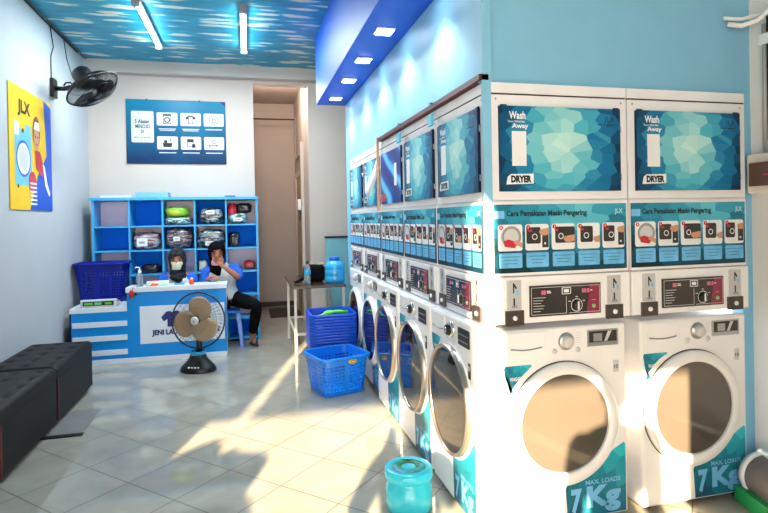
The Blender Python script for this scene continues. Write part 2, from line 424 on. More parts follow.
# block behind the machines, blue clad walls above
struct('wall_machine_side', MB().box(1.04, 1.12, 2.30, 5.75, 2.0, 3.3, 'lightblue').box(1.04, 1.12, 5.39, 5.75, 0, 2.0, 'lightblue').box(1.12, 2.5, 5.67, 5.75, 0, 3.3, 'lightblue'), 'light blue panelled wall behind and above the side row')
struct('wall_machine_front', MB().box(1.04, 2.6, 2.235, 2.30, 1.995, 3.3, 'lightblue').box(2.425, 2.6, 2.235, 2.30, 0, 1.995, 'lightblue'), 'light blue panelled wall above the front machines')
struct('trim_3', MB().box(1.0, 1.040, 2.19, 2.203, 0, 1.99, 'lightblue').box(1.0, 1.045, 2.19, 2.235, 1.99, 3.3, 'lightblue'), 'light blue corner post')
M['wallr'] = mat('bright_cream_wall_paint', rgb(236, 230, 224), .65, vary=.05, vscale=2)
struct('wall_right', MB().box(2.49, 2.65, -.6, 2.235, 0, 3.4, 'wallr'))
struct('wall_right_rear', MB().box(2.5, 2.65, 5.7, 7.1, 0, 3.4, 'wallw'))
struct('wall_street', MB().box(1.12, 2.65, -.72, -.6, 0, 3.4, 'wallw').box(-1.95, 1.12, -.72, -.6, 2.55, 3.4, 'wallw'))
struct('trim_4', MB().box(.735, 1.04, 2.235, 5.78, 2.62, 3.31, 'blueacp'), 'royal blue boxed soffit over the side row', bevel=.003)
struct('wall_low_partition', MB().box(.94, 1.9, 6.72, 6.78, 0, 1.175, 'tealp').box(.93, 1.91, 6.71, 6.79, 1.175, 1.195, 'navy'), 'low teal partition beyond the side row')
# made-up awning sheets added out of view, gaps cut to shape the sun
AZ = 2.60
def sheet(pts, label):
    mb = MB(); n = len(pts); b = mb._v([(x, y, z) for z in (AZ, AZ+.03) for x, y in pts])
    for q in range(n):
        r_ = (q+1) % n; mb.face([b+q, b+r_, b+n+r_, b+n+q], 'blocker')
    mb.face([b+q for q in range(n)][::-1], 'blocker'); mb.face([b+n+q for q in range(n)], 'blocker')
    tag(mb.build('sun_blocker'), label, 'blocker', 'awning sheets added outside')
g1 = lambda y: -2.28+(y+2.85)*.302
g2 = lambda y: -.755+(y+3.27)*.315
sheet([(-6, -3.27), (g1(-3.27)-.04, -3.27), (g1(-.74)-.04, -.74), (-6, -.74)], 'dark awning sheet added unseen at the left to shape the sun')
sheet([(g1(-3.27)+.04, -3.27), (g2(-3.27)-.06, -3.27), (g2(-1.05)-.06, -1.05), (g2(-1.05)+.02, -.74), (g1(-.74)+.04, -.74)], 'dark awning sheet added unseen in the middle to shape the sun')
sheet([(g2(-3.27)+.05, -3.27), (4.5, -3.27), (4.5, -.74), (g2(-1.05)+.05, -.74), (g2(-1.05)+.05, -1.05)], 'dark awning sheet added unseen at the right to shape the sun')

# unseen lamp added behind the lintel to brighten the recess
t = thing('fill_bulb', 'round bulb added unseen behind the lintel to brighten the recess', 'ceiling light', (.44, 7.35, 3.32))
MB().lathe([(.05, -.02), (.05, 0)], m='white', n=20).sphere((0, 0, -.045), .035, 'lamp', 14, 10).build('bulb', t)
L = bpy.data.lights.new('recess_fill_light', 'POINT'); L.energy = 22; L.color = (1.0, .88, .76); L.shadow_soft_size = .05
lo = bpy.data.objects.new('recess_fill_light', L); COL.objects.link(lo); lo.parent = t; lo.location = (0, .15, -.16)
# downlights
_dl = None
for i, y in enumerate((2.76, 3.43, 4.08, 4.70, 5.42)):
    labs = ['square white downlight nearest the front, just above the picture', 'largest square downlight in the blue soffit, nearest the corner', 'second square downlight from the corner in the blue soffit', 'third square downlight from the corner in the blue soffit', 'farthest and smallest square downlight in the blue soffit']
    t = thing('downlight', labs[i], 'ceiling light', (.885, y, 2.62), 0, 'square downlights in the soffit')
    MB().box(-.062, .062, -.062, .062, -.010, -.001, 'white').build('frame', t, bevel=.002)
    MB().box(-.05, .05, -.05, .05, -.014, -.0105, 'lamp').build('diffuser', t)
    L = bpy.data.lights.new('downlight_lamp', 'SPOT'); L.energy = 20; L.color = (.82, .95, 1.0); L.spot_size = math.radians(100); L.spot_blend = .5; L.shadow_soft_size = .05
    lo = bpy.data.objects.new('downlight_lamp', L); COL.objects.link(lo); lo.parent = t; lo.location = (0, 0, -.03)
# tube lamps
for i, (x, lab) in enumerate(((-.87, 'left glowing tube lamp on the blue ceiling, above the wall fan'), (0.0, 'right glowing tube lamp on the blue ceiling, nearer the soffit'))):
    t = thing('tube_lamp', lab, 'tube light', (x, 5.56, 3.30), 0, 'ceiling tube lamps')
    MB().box(-.028, .028, -.64, .64, -.03, -.001, 'conduit').box(-.03, .03, -.66, -.60, -.075, -.001, 'grey').box(-.03, .03, .60, .64, -.06, -.001, 'white').build('batten', t)
    MB().tube([(0, -.60, -.05), (0, .60, -.05)], .0125, 'tube', 10).build('tube', t)
    L = bpy.data.lights.new('tube_glow', 'AREA'); L.shape = 'RECTANGLE'; L.size = .05; L.size_y = 1.2; L.energy = 27; L.color = (.90, .97, 1.0)
    lo = bpy.data.objects.new('tube_glow', L); COL.objects.link(lo); lo.parent = t; lo.location = (0, 0, -.075)

# ------------------------------------------------------------------ dryers
def dryer_board(W, kind='drop'):
    x0, x1, z0, z1 = .04, W-.046, 1.51, 1.886
    w_ = x1-x0
    mb = MB().box(x0, x1, -.014, 0, z0, z1, 'navy')
    y = -.0148
    if kind == 'wave':
        mb.rect(x0, x1, z0, z1, y, 'wposter')
        mb.rect(x0+w_*.70, x0+w_*.82, z0+.12, z1-.10, y-.0006, 'white_print')
        mb.rrect(x0+.02, x0+.14, z0+.02, z0+.075, y-.0006, 'photored', .008)
        return mb
    mb.rect(x0, x1, z0, z1, y, 'dposter')
    if kind == 'plain':
        return mb
    mb.text('Wash', x0+.045, x0+.125, z1-.058, z1-.024, y-.0006, 'white_print', .03)
    mb.text('Your Worries', x0+.037, x0+.12, z1-.073, z1-.063, y-.0006, 'white_print', .01)
    mb.text('Away', x0+.058, x0+.138, z1-.104, z1-.076, y-.0006, 'white_print', .03)
    mb.rect(x0+.057, x0+.127, z0+.112, z0+.265, y-.0006, 'white_print')
    mb.poly([(x0+.027, z0+.030), (x0+.160, z0+.034), (x0+.160, z0+.078), (x0+.050, z0+.076), (x0+.034, z0+.064)], y-.0006, 'white_print')
    mb.text('DRYER', x0+.050, x0+.150, z0+.038, z0+.070, y-.0012, 'ink', .065)
    mb.text('JLX', x1-.085, x1-.03, z1-.068, z1-.035, y-.0006, 'ink', 0)
    mb.rect(x1-.12, x1-.03, z1-.076, z1-.072, y-.0006, 'ink')
    return mb
def instruction(W, what):
    x0, x1, z0, z1 = .006, W-.02, 1.15, 1.452
    w_ = x1-x0; mb = MB().box(x0-.002, x1+.008, -.008, 0, z0-.012, z1+.012, 'white').box(x0, x1, -.011, -.008, z0, z1, 'navy')
    y = -.0116; mb.rect(x0, x1, z0, z1, y, 'iposter')
    mb.rect(x0, x0+w_*.075, z1-.062, z1-.028, y-.0005, 'skyblue')
    mb.text('Cara Pemakaian '+what, x0+w_*.09, x0+w_*.69, z1-.060, z1-.026, y-.0005, 'ink', .04)
    mb.text('JLX', x1-w_*.09, x1-w_*.03, z1-.052, z1-.024, y-.0005, 'white_print', 0)
    for i in range(5):
        a = x0+w_*(.028+.195*i); b = a+w_*.175; pz0, pz1 = z1-.205, z1-.088
        mb.rrect(a, b, pz0, pz1, y-.0005, 'photowht', .012)
        if i == 0:
            mb.disc((a+b)/2+.005, (pz0+pz1)/2+.004, .048, y-.001, 'grey', 20); mb.disc((a+b)/2+.005, (pz0+pz1)/2+.004, .036, y-.0014, 'lgrey', 20)
            mb.poly([(a+.03, pz0+.02), (a+.08, pz0+.012), (a+.088, pz0+.038), (a+.05, pz0+.052), (a+.026, pz0+.045)], y-.0018, 'photored')
            mb.poly([(b-.045, pz0+.035), (b-.001, pz0+.012), (b-.001, pz0+.034), (b-.03, pz0+.05)], y-.0022, 'hand')
        else:
            sx = (.0, .012, .01, .0)[i-1]; bw = (.6, .85, .55, .5)[i-1]
            mb.rrect(a+.006+sx, a+.006+sx+(b-a)*bw, pz0+.03, pz1-.014, y-.001, 'photodark', .008)
            mb.ring((a+b)/2-.012, (pz0+pz1)/2+.002, .010, .014, y-.0014, 'white_print', 14)
            mb.rect(a+.016, a+.034, pz1-.034, pz1-.024, y-.0014, 'photored')
            if i in (1, 4):
                mb.rect(b-.034, b-.002, pz0+.012, pz0+.075, y-.0012, 'photodark'); mb.disc(b-.02, pz0+.03, .005, y-.0016, 'white_print', 8)
            hx, hz = [(b-.032, pz1-.034), (b-.04, pz0+.05), (b-.018, pz0+.045), (b-.022, pz1-.03)][i-1]
            mb.poly([(hx-.018, hz-.004), (hx-.006, hz-.016), (hx+.014, hz-.018), (b-.001, hz-.012), (b-.001, hz+.016), (hx+.004, hz+.012), (hx-.014, hz+.008)], y-.0020, 'hand')
        mb.disc(a+.014, pz1-.013, .010, y-.0022, 'photored', 12); mb.text(str(i+1), a+.0115, a+.0165, pz1-.018, pz1-.008, y-.0027, 'white_print')
        mb.rrect(a+.004, b-.002, z0+.022, z0+.088, y-.0005, 'capt', .006)
        for k in range(3):
            ww = (.09, .07, .06)[k]*(.9 if i % 2 else 1); cx = (a+b)/2
            mb.rect(cx-ww/2, cx+ww/2, z0+.070-.015*k, z0+.073-.015*k, y-.001, 'teal_print')
    return mb
def coin_slot(x):
    mb = MB().box(x, x+.068, -.006, 0, .990, 1.118, 'silver')
    mb.rect(x+.028, x+.034, 1.062, 1.106, -.0066, 'ink').poly([(x+.026, 1.10), (x+.044, 1.078), (x+.047, 1.086), (x+.032, 1.108)], -.0066, 'ink')
    mb.rect(x+.029, x+.037, 1.006, 1.040, -.0066, 'ink').box(x+.022, x+.046, -.010, 0, .998, 1.008, 'grey')
    mb.rect(x+.044, x+.056, 1.055, 1.075, -.0066, 'skyblue'); return mb
def coin_lock(x):
    return MB().box(x, x+.088, -.010, 0, .921, .985, 'brownp').lathe([(0, .016), (.010, .016), (.011, .010)], (x+.044, 0, .953), 'Y', 'white', 14)
def control_panel(x0, x1):
    z0, z1 = .952, 1.090; mb = MB().box(x0, x1, -.008, 0, z0, z1, 'blackp'); y = -.0086
    w_ = x1-x0
    mb.poly([(x1-.075, z0+.003), (x1-.003, z0+.003), (x1-.003, z1-.003), (x1-.055, z1-.003)], y, 'wine')
    for (a, b, c, e) in ((x0+.006, x1-.006, z1-.010, z1-.0085), (x0+.006, x0+w_*.5, z0+.008, z0+.0095), (x0+w_*.54, x1-.006, z0+.008, z0+.0095), (x0+.006, x0+.0075, z0+.008, z1-.009), (x1-.0075, x1-.006, z0+.008, z1-.009), (x0+w_*.5, x0+w_*.505, z0+.008, z0+.085)):
        mb.rect(a, b, c, e, y-.0006, 'white_print')
    mb.text('88', x0+.055, x0+.078, z1-.042, z1-.022, y-.0006, 'pinklcd', .03); mb.rect(x0+.083, x0+.104, z1-.036, z1-.032, y-.0006, 'white_print').rect(x0+.083, x0+.100, z1-.029, z1-.025, y-.0006, 'white_print')
    mb.text('88:8', x1-.098, x1-.060, z1-.042, z1-.022, y-.0006, 'pinklcd', .03); mb.rect(x1-.056, x1-.044, z1-.034, z1-.030, y-.0006, 'white_print')
    mb.rrect(x0+w_*.44, x0+w_*.57, z1-.044, z1-.013, y-.0006, 'white_print', .004).rrect(x0+w_*.45, x0+w_*.56, z1-.041, z1-.016, y-.001, 'blackp', .003).rect(x0+w_*.468, x0+w_*.54, z1-.036, z1-.021, y-.0014, 'white_print')
    for k in range(6):
        mb.rect(x0+.014, x0+.014+(.062, .05, .04, .056, .05, .036)[k], z1-.056-.012*k, z1-.0535-.012*k, y-.0006, 'lgrey')
    for a in (150, 90, 30):
        cx = x0+w_*.65+.042*math.cos(math.radians(a)); cz = z0+.042+.038*math.sin(math.radians(a)); mb.rect(cx-.006, cx+.006, cz-.002, cz+.002, y-.0006, 'lgrey')
    mb.ring(x0+w_*.65, z0+.042, .027, .0295, y-.0006, 'white_print')
    mb.rect(x1-.048, x1-.026, z0+.060, z0+.064, y-.0006, 'pinklcd')
    return mb
def dryer(W, label, loc, rz, poster='drop', what='Mesin Pengering', group=None, D=.56, up=0):
    t = thing('dryer', label, 'dryer', loc, rz, group)
    MB().box(.012, W-.003, .014, D, .926, 1.99, 'cab').build('cabinet', t)
    MB().box(.002, W-.002, 0, .014, 1.944, 1.99, 'cab').box(.006, W-.006, .002, .014, 1.937, 1.944, 'gap').build('top_strip', t, bevel=.001)
    MB().box(.003, W-.003, .0, .014, 1.472, 1.937, 'cab').build('face_frame', t, bevel=.002)
    dd = dryer_board(W, poster).build('dryer_door', t)
    for x in (.05, W-.075): MB().tube([(x, -.006, 1.889), (x+.028, -.006, 1.889)], .0045, 'gap').build('catch', dd)
    for z in (1.56, 1.78): MB().tube([(W-.040, -.006, z), (W-.040, -.006, z+.028)], .005, 'steel').build('hinge', dd)
    for x in (.03, W-.03): MB().lathe([(0, .002), (.004, .0015), (.005, 0)], (x, 0, 1.918), 'Y', 'grey', 10).build('screw', t)
    MB().box(.003, W-.003, 0, .014, 1.137, 1.469, 'white').build('board_backing', t)
    instruction(W, what).build('instruction_board', t)
    cb = MB().box(.003, W-.003, -.012, .014, .925, 1.133, 'white').build('control_box', t, bevel=.005)
    k = W/.69
    for nm, mb in (('control_panel', control_panel(.168*k, .523*k)), ('coin_slot', coin_slot(.06*k)), ('coin_slot', coin_slot(.563*k)), ('coin_lock', coin_lock(.05*k)), ('coin_lock', coin_lock(.552*k))):
        mb.build(nm, cb, loc=(0, -.012, up))
    x = .168*k+.355*k*.65; uz = .994+up
    MB().lathe([(0, .013), (.018, .013), (.020, .008), (.024, 0)], (x, -.020, uz), 'Y', 'black', 24).box(x-.003, x+.003, -.038, -.031, uz-.018, uz+.018, 'white').build('timer_knob', cb)
    MB().lathe([(0, .005), (.008, .005), (.010, 0)], (.523*k-.037, -.020, .986+up), 'Y', 'greenb', 14).build('start_button', cb)
    return t
def washer(W, label, loc, rz, style, group=None, D=.58, dc=0):
    # front face at y=0
    t = thing('washing_machine', label, 'washing machine', loc, rz, group)
    side = style == 'side'; H = .90 if style == 'front' else .921
    cx = W/2+dc; cz = .515 if side else (.472 if style == 'front' else .48)
    r = .262 if side else .272
    MB().box(0, W, 0, D, .02, H, 'white').build('body', t, bevel=.012, seg=3)
    for fx in (.06, W-.06): MB().lathe([(.02, 0), (.022, .02)], (fx, .05, 0), 'Z', 'gap', 12).build('foot', t)
    # detergent drawer
    dz = H-.10
    dr = MB().box(.03, .215, -.004, .01, dz-.006, H-.012, 'white').build('drawer', t, bevel=.003)
    pts = [(.045+.15*i/10, -.006, dz+.018-.008*math.sin(PI*i/10)) for i in range(11)]
    MB().tube(pts, .0035, 'grey', 6).build('handle', dr)
    kx = .32 if not side else .30; kz = H-.066
    dk = side
    MB().lathe([(0, .030), (.022, .030), (.026, .026), (.028, .012)], (kx, 0, kz), 'Y', 'lgrey' if not dk else 'black', 28).lathe([(.028, .012), (.034, .012), (.040, .004), (.040, 0)], (kx, 0, kz), 'Y', 'steel' if not dk else 'chrome', 28).build('dial', t)
    if dk: MB().lathe([(0, .034), (.010, .034), (.012, .03)], (kx, 0, kz), 'Y', 'chrome', 16).build('dial_cap', t)
    for q in (-.058, .060): MB().lathe([(0, .006), (.010, .006), (.013, 0)], (kx+q, 0, kz-.042), 'Y', 'lgrey', 16).build('button', t)
    dx0, dx1 = (W-.185, W-.055) if side else (W-.205, W-.045)
    dzz0, dzz1 = (H-.115, H-.035) if side else (H-.098, H-.024)
    mb = MB().box(dx0, dx1, -.005, .002, dzz0, dzz1, 'black' if side else 'steel')
    if side:
        for i in range(6):
            for j in range(2): mb.rect(dx0+.012+.019*i, dx0+.022+.019*i, dzz0+.018+.03*j, dzz0+.024+.03*j, -.0056, 'lgrey')
    else:
        mb.rect(dx0+.008, dx1-.008, dzz0+.018, dzz1-.006, -.0056, 'blackp').rect(dx0+.03, dx0+.075, dzz0+.022, dzz1-.016, -.0062, 'steel').poly([(dx0+.085, dzz0+.02), (dx0+.10, dzz0+.02), (dx0+.125, dzz1-.008), (dx0+.105, dzz1-.008)], -.0062, 'lgrey')
    mb.build('display', t)
    for i in range(5):
        pass
    mb = MB()
    for s_ in (1,):
        for i in range(5): mb.rect(kx+s_*.062-.012, kx+s_*.062+.012, kz+.034-.011*i, kz+.036-.011*i, -.0008, 'lgrey')
    mb.build('dial_marks', t)
    if side: MB().box(W-.075, W-.05, -.002, 0, H-.25, H-.18, 'gap').rect(W-.072, W-.053, H-.212, H-.190, -.0026, 'lgrey').build('energy_label', t)
    else: MB().box(W-.07, W-.042, -.0015, 0, H-.225, H-.17, 'lgrey').text('10', W-.067, W-.046, H-.208, H-.190, -.002, 'ink').build('energy_label', t)
    # door
    if side:
        prof = [(r+.008, 0), (r+.007, .010), (r+.002, .030), (r-.006, .036), (r-.013, .032), (r-.015, .024)]
        dm = ['white', 'ringm', 'ringm', 'ringm', 'ringm']; g = r-.015; gm = 'smoke2'; gh = .028
    elif style == 'front':
        prof = [(r+.004, 0), (r+.004, .003), (r, .004), (r, .016), (r-.012, .028), (r-.046, .030), (r-.052, .024), (r-.054, .016)]
        dm = ['gap', 'gap', 'lgrey', 'white', 'white', 'white', 'lgrey']; g = r-.054; gm = 'smoke'; gh = .018
    else:
        prof = [(r+.004, 0), (r+.004, .010), (r-.01, .028), (r-.03, .030), (r-.036, .022)]
        dm = ['white', 'lgrey', 'white', 'chrome']; g = r-.036; gm = 'smoke2'; gh = .022
    dw = MB().lathe(prof, (cx, 0, cz), 'Y', dm, 64).build('door', t)
    MB().lathe([(0, gh+.004), (g*.4, gh+.0035), (g*.8, gh+.001), (g, gh-.003)], (cx, 0, cz), 'Y', gm, 64).build('door_glass', dw)
    rr = r+.018
    # badge top left
    def arc(a0, a1, n=10, rad=rr): return [(cx+rad*math.cos(math.radians(a0+(a1-a0)*i/n)), cz+rad*math.sin(math.radians(a0+(a1-a0)*i/n))) for i in range(n+1)]
    p = [(.018, cz+.272), (.012, cz+.262), (.020, cz+.215), (.058, cz+.155)]+[q for q in arc(150, 126, 6, rr+.012)]+[(.148, cz+.266), (.142, cz+.272)]
    MB().poly(p, -.001, 'sposter').text('WASHER', .040, .100, cz+.205, cz+.222, -.0016, 'white_print').build('washer_badge', t)
    x1 = W-.012; x0 = cx+.0; zb = .030
    a0, a1 = -88, -33
    p = [(x0+.012, zb), (x1, zb), (x1, cz+rr*math.sin(math.radians(-32))+.02), (x1-.01, cz+rr*math.sin(math.radians(-32))+.03)]+arc(a1, a0, 12)+[(x0+.003, cz-rr-.012)]
    mb = MB().poly(p, -.001, 'sposter')
    mb.text('MAX. LOADS', x0+.105, x1-.03, zb+.142, zb+.164, -.0016, 'skyblue', .03)
    mb.text('7', x0+.030, x0+.085, zb+.022, zb+.132, -.0016, 'skyblue', .05).text('Kg', x0+.110, x1-.030, zb+.008, zb+.136, -.0016, 'skyblue', .05)
    mb.build('load_sticker', t)
    return t
FR = 'machines facing the street'; SR = 'machines of the side row'
dryer(.695, 'white dryer cabinet with teal poster facing front, left of two, at the blue corner', (1.036, 2.2, 0), 0, group='front dryers')
dryer(.682, 'white dryer cabinet with teal poster facing front, right of two, by the electrical box', (1.733, 2.2, 0), 0, group='front dryers')
washer(.632, 'front facing white washing machine at the blue corner post, left of two', (1.059, 2.178, 0), 0, 'front', 'front washers', dc=-.014)
washer(.608, 'front facing white washing machine nearest the right wall and grey roll', (1.770, 2.178, 0), 0, 'front', 'front washers', dc=-.022)
RB = [2.203, 2.815, 3.46, 4.097, 4.74, 5.385]
posn = ['nearest', 'second', 'middle', 'fourth', 'farthest']
whats = ['Mesin Pengering', 'Mesin Cuci', 'Mesin Pengering', 'Mesin Cuci', 'Mesin Cuci']
dl = ['nearest dryer cabinet of the side row, largest teal poster at the blue corner', 'second dryer cabinet of the side row, between two cyan tapes', 'middle dryer cabinet of the side row, royal blue wave poster with red tag', 'fourth dryer cabinet of the side row, with a white paper flap beside its poster', 'farthest dryer cabinet of the side row, at the rear end']
wl = ['nearest washing machine of the side row, dark glass door beside the corner post', 'second washing machine of the side row from the corner, door mirroring the blue basket', 'middle washing machine of the side row, dark door beside the front basket', 'fourth washing machine of the side row, beside the basket stack', 'farthest washing machine of the side row, behind the basket stack']
for k in range(5):
    W = RB[k+1]-RB[k]
    dryer(W, dl[k], (1.014, RB[k+1], 0), -PI/2, 'wave' if k == 2 else 'drop', whats[k], 'side row dryers', .022 if k == 0 else .56, .012)
    xf = .955 if k < 3 else .985
    washer(W-.03, wl[k], (xf, RB[k+1]-.015, 0), -PI/2, 'side' if k < 3 else 'plain', 'side row washers', .10 if k == 0 else .58)
# batten, tape, paper
tag(MB().box(.985, 1.03, 2.19, 4.10, 1.995, 2.02, 'maroon').build('wood_batten'), 'dark maroon wooden batten lying along the top of the side row', 'batten')
tag(MB().box(.978, .9965, 4.088, 4.106, 1.46, 2.03, 'wood').build('wood_post'), 'thin copper brown wooden upright between the middle and fourth dryers', 'batten')
for i, y in enumerate((2.815, 3.46)):
    tag(MB().box(.970, .9845, y-.035, y+.035, 1.90, 1.96, 'tape').box(.970, 1.035, y-.02, y+.02, 2.021, 2.024, 'tape').build('tape_piece'), ['cyan tape piece on the batten after the nearest dryer', 'cyan tape piece on the batten before the wave poster'][i], 'tape', 'cyan tape pieces')
fl = MB(); n = 8
base = fl._v([p for q in range(n+1) for p in ((.978-.045*(q/n)**2, 4.115+.22*q/n, 1.86-.20*q/n), (.976-.035*(q/n)**2, 4.115+.18*q/n, 1.72-.15*q/n))])
for q in range(n): fl.face([base+2*q, base+2*q+1, base+2*q+3, base+2*q+2], 'paper', True)
tag(fl.build('paper_flap', solid=.001), 'white paper sheet peeling off beside the fourth dryer poster', 'paper')

# ------------------------------------------------------------------ right wall fittings
t = thing('fuse_box', 'cream electrical fuse box with smoked window on the right wall', 'fuse box', (2.488, 2.20, 1.49))
MB().box(-.068, 0, -.26, 0, 0, .195, 'ebox').build('housing', t, bevel=.012, seg=3)
MB().box(-.078, -.066, -.24, -.022, .035, .150, 'smokewin').box(-.0795, -.078, -.22, -.10, .085, .092, 'photored').build('window', t, bevel=.004)
t = thing('conduit_pipe', 'pale grey conduit pipes running down the right wall to the fuse box', 'pipe', (0, 0, 0))
MB().tube([(2.475, 2.14, 2.32), (2.475, 2.14, 1.69)], .010, 'conduit').build('pipe', t)
MB().tube([(2.475, 2.10, 2.36), (2.475, 2.10, 1.69)], .012, 'conduit').tube([(2.478, 2.125, 2.36), (2.478, 2.125, 1.75)], .005, 'gap').build('pipe', t)
MB().tube([(2.31, 2.19, 2.325), (2.36, 2.16, 2.31), (2.42, 2.13, 2.33), (2.475, 2.05, 2.40), (2.475, 1.7, 2.48)], .013, 'white').tube([(2.30, 2.21, 2.36), (2.38, 2.18, 2.35), (2.475, 2.14, 2.37)], .010, 'white').build('pipe', t)
MB().box(2.462, 2.489, 2.08, 2.16, 2.22, 2.27, 'white').build('clip', t)
# grey roll with green strip
t = thing('rolled_mat', 'dark grey rolled rubber sheet with green strip on the floor by the right wall', 'roll', (2.385, 2.115, 0.134), math.radians(-101.9))
prof = [(.0, 0), (.03, .0), (.08, 0), (.098, .004), (.102, .02), (.102, .9), (.098, .905), (0, .905)]
MB().lathe(prof, (0, 0, 0), 'X', 'roll', 32).build('roll', t)
MB().lathe([(.100, -.004), (.108, -.004), (.108, .03), (.1, .03)], (0, 0, 0), 'X', 'white', 32).tube([(.0, .0, .106), (.9, .0, .106)], .016, 'white', 8).build('rim', t)
MB().box(-.02, .95, -.12, -.075, -.132, -.060, 'greenedge').box(-.02, .95, -.075, .06, -.134, -.112, 'greenedge').build('green_strip', t, bevel=.004)

# ------------------------------------------------------------------ benches
def bench(y0, y1, label):
    t = thing('waiting_bench', label, 'bench', (-1.775, y0, 0), 0, 'tufted benches by the left wall')
    D = y1-y0; W = .468
    for fx in (.05, W-.05):
        for fy in (.05, D-.05): MB().box(fx-.02, fx+.02, fy-.02, fy+.02, 0, .035, 'black').build('leg', t)
    MB().box(.0, W, .008, D-.008, .03, .335, 'leather').build('base', t, bevel=.008)
    # tufted seat grid
    nx, ny = 26, 44; mb = MB(); pts = []
    bx = [W*(.17+.33*i) for i in range(3)]; by = [D*(.10+.20*j) for j in range(5)]
    for j in range(ny+1):
        for i in range(nx+1):
            x = W*i/nx; y = .004+(D-.008)*j/ny; e = min(x, W-x, y-.004, D-.004-y)
            z = .412-.03*max(0, 1-e/.03)**2
            for q in bx:
                for r_ in by:
                    dd = math.hypot(x-q, y-r_); z -= .022*math.exp(-(dd/.026)**2)
            pts.append((x, y, z))
    b = mb._v(pts); nn = nx+1
    for j in range(ny):
        for i in range(nx): mb.face([b+j*nn+i, b+j*nn+i+1, b+(j+1)*nn+i+1, b+(j+1)*nn+i], 'leather', True)
    edge = [i for i in range(nn)]+[j*nn+nx for j in range(1, ny+1)]+[ny*nn+i for i in range(nx-1, -1, -1)]+[j*nn for j in range(ny-1, 0, -1)]
    lo = mb._v([(pts[e][0], pts[e][1], .333) for e in edge])
    for a in range(len(edge)):
        c = (a+1) % len(edge); mb.face([b+edge[c], b+edge[a], lo+a, lo+c], 'leather', False)
    st = mb.build('seat', t)
    for q in bx:
        for r_ in by: MB().sphere((q, r_, .391), .009, 'black', 10, 6, (1, 1, .5)).build('button', st)
    MB().box(W-.002, W+.004, .0, .018, .04, .33, 'maroon').build('piping', t)
bench(4.245, 5.13, 'black tufted leather bench by the left wall, farther of two, near the counter')
bench(3.33, 4.235, 'black tufted leather bench by the left wall, nearer of two, cut by the picture edge')
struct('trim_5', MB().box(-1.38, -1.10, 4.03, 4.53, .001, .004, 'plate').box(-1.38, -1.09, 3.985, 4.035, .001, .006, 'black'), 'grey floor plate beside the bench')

# ------------------------------------------------------------------ counter
t = thing('reception_counter', 'sky blue and white reception counter with laundry name sign', 'counter', (0, 0, 0))
MB().box(-1.19, -.23, 5.94, 5.965, .045, .71, 'cblue').build('front_panel', t)
MB().box(-1.20, -.222, 5.935, 6.20, .705, .755, 'cwhite').build('worktop', t, bevel=.003)
MB().box(-.26, -.23, 5.965, 6.20, .0, .705, 'cwhite').build('side_panel', t)
MB().box(-1.70, -.235, 5.938, 5.96, 0, .048, 'cwhite').build('plinth', t)
MB().box(-1.70, -1.19, 5.945, 5.965, .045, .53, 'cblue').build('low_front_panel', t)
MB().box(-1.715, -1.19, 5.94, 6.35, .52, .568, 'cwhite').build('low_worktop', t, bevel=.003)
MB().box(-1.715, -1.69, 5.95, 6.33, 0, .52, 'navy').build('side_panel', t)
for z in (.375, .235, .09): MB().box(-1.69, -1.19, 5.938, 5.946, z, z+.052, 'cwhite').build('white_stripe', t)
y = 5.934; x0 = -1.07
s = MB().box(x0, -.25, 5.936, 5.942, .18, .56, 'cwhite')
s.text('JENI LAUNDRY EXPRESS', x0+.11, -.30, .245, .315, y, 'navy_ink', .055)
tx = x0+.31; tz = .40
s.poly([(tx-.05, tz-.06), (tx+.05, tz-.06), (tx+.05, tz+.02), (tx+.085, tz-.005), (tx+.11, tz+.04), (tx+.06, tz+.095), (tx+.025, tz+.10), (tx, tz+.085), (tx-.025, tz+.10), (tx-.06, tz+.095), (tx-.11, tz+.04), (tx-.085, tz-.005), (tx-.05, tz+.02)], y, 'navy_ink')
s.poly([(tx+.12, tz+.02), (tx+.24, tz-.02), (tx+.26, tz+.03), (tx+.16, tz+.10)], y, 'navy_ink')
s.build('name_sign', t)
# things on the counter
t = thing('pump_bottle', 'clear hand sanitiser bottle with white pump at the counter corner', 'bottle', (-1.075, 6.0, .755))
MB().lathe([(0, 0), (.030, 0), (.033, .008), (.033, .10), (.024, .125), (.013, .135), (.013, .145)], m='clear', n=20).build('bottle', t)
MB().lathe([(.016, .14), (.016, .165), (.006, .17), (.006, .195)], m='white', n=14).tube([(0, 0, .195), (-.035, 0, .198), (-.042, 0, .188)], .006, 'white').build('pump', t)
t = thing('tissue_packet', 'mint and orange packet of wet wipes lying on the counter', 'packet', (-.90, 6.03, .755), .1)
MB().box(-.12, .10, -.035, .035, 0, .05, 'mint').build('packet', t, bevel=.015, seg=3)
MB().poly([(-.09, .0), (-.01, .0), (-.0, .02), (-.06, .03)], -.0365, 'orange').box(-.09, .0, -.03, .02, .049, .053, 'orange').build('print', t)
t = thing('small_jar', 'small orange bottle with pale cap on the counter in front of the masked woman', 'bottle', (-.575, 6.0, .755))
MB().lathe([(0, 0), (.022, 0), (.024, .01), (.024, .045), (.014, .055)], m='orange', n=18).build('bottle', t)
MB().lathe([(.014, .052), (.014, .07), (0, .07)], m='maskc', n=14).build('cap', t)
tag(MB().box(-.05, .05, -.035, .035, 0, .012, 'cyanp').build('phone', bevel=.003, loc=(-.70, 6.05, .755)), 'flat cyan box lying on the counter between packet and orange bottle', 'box')
t = thing('red_keychain', 'red ribbon charm hanging over the front edge of the counter', 'ribbon', (-1.13, 5.925, .76))
MB().tube([(0, .02, -.004), (0, .004, -.002), (0, 0, -.03)], .003, 'red').build('cord', t)
MB().sphere((-.012, 0, -.07), .035, 'red', 12, 8, (.7, .4, 1.2), lambda p, q: q*(1+.2*noise.noise(p*3))).build('bow', t)
MB().sphere((.03, 0, -.068), .016, 'ink', 10, 8).build('bead', t)
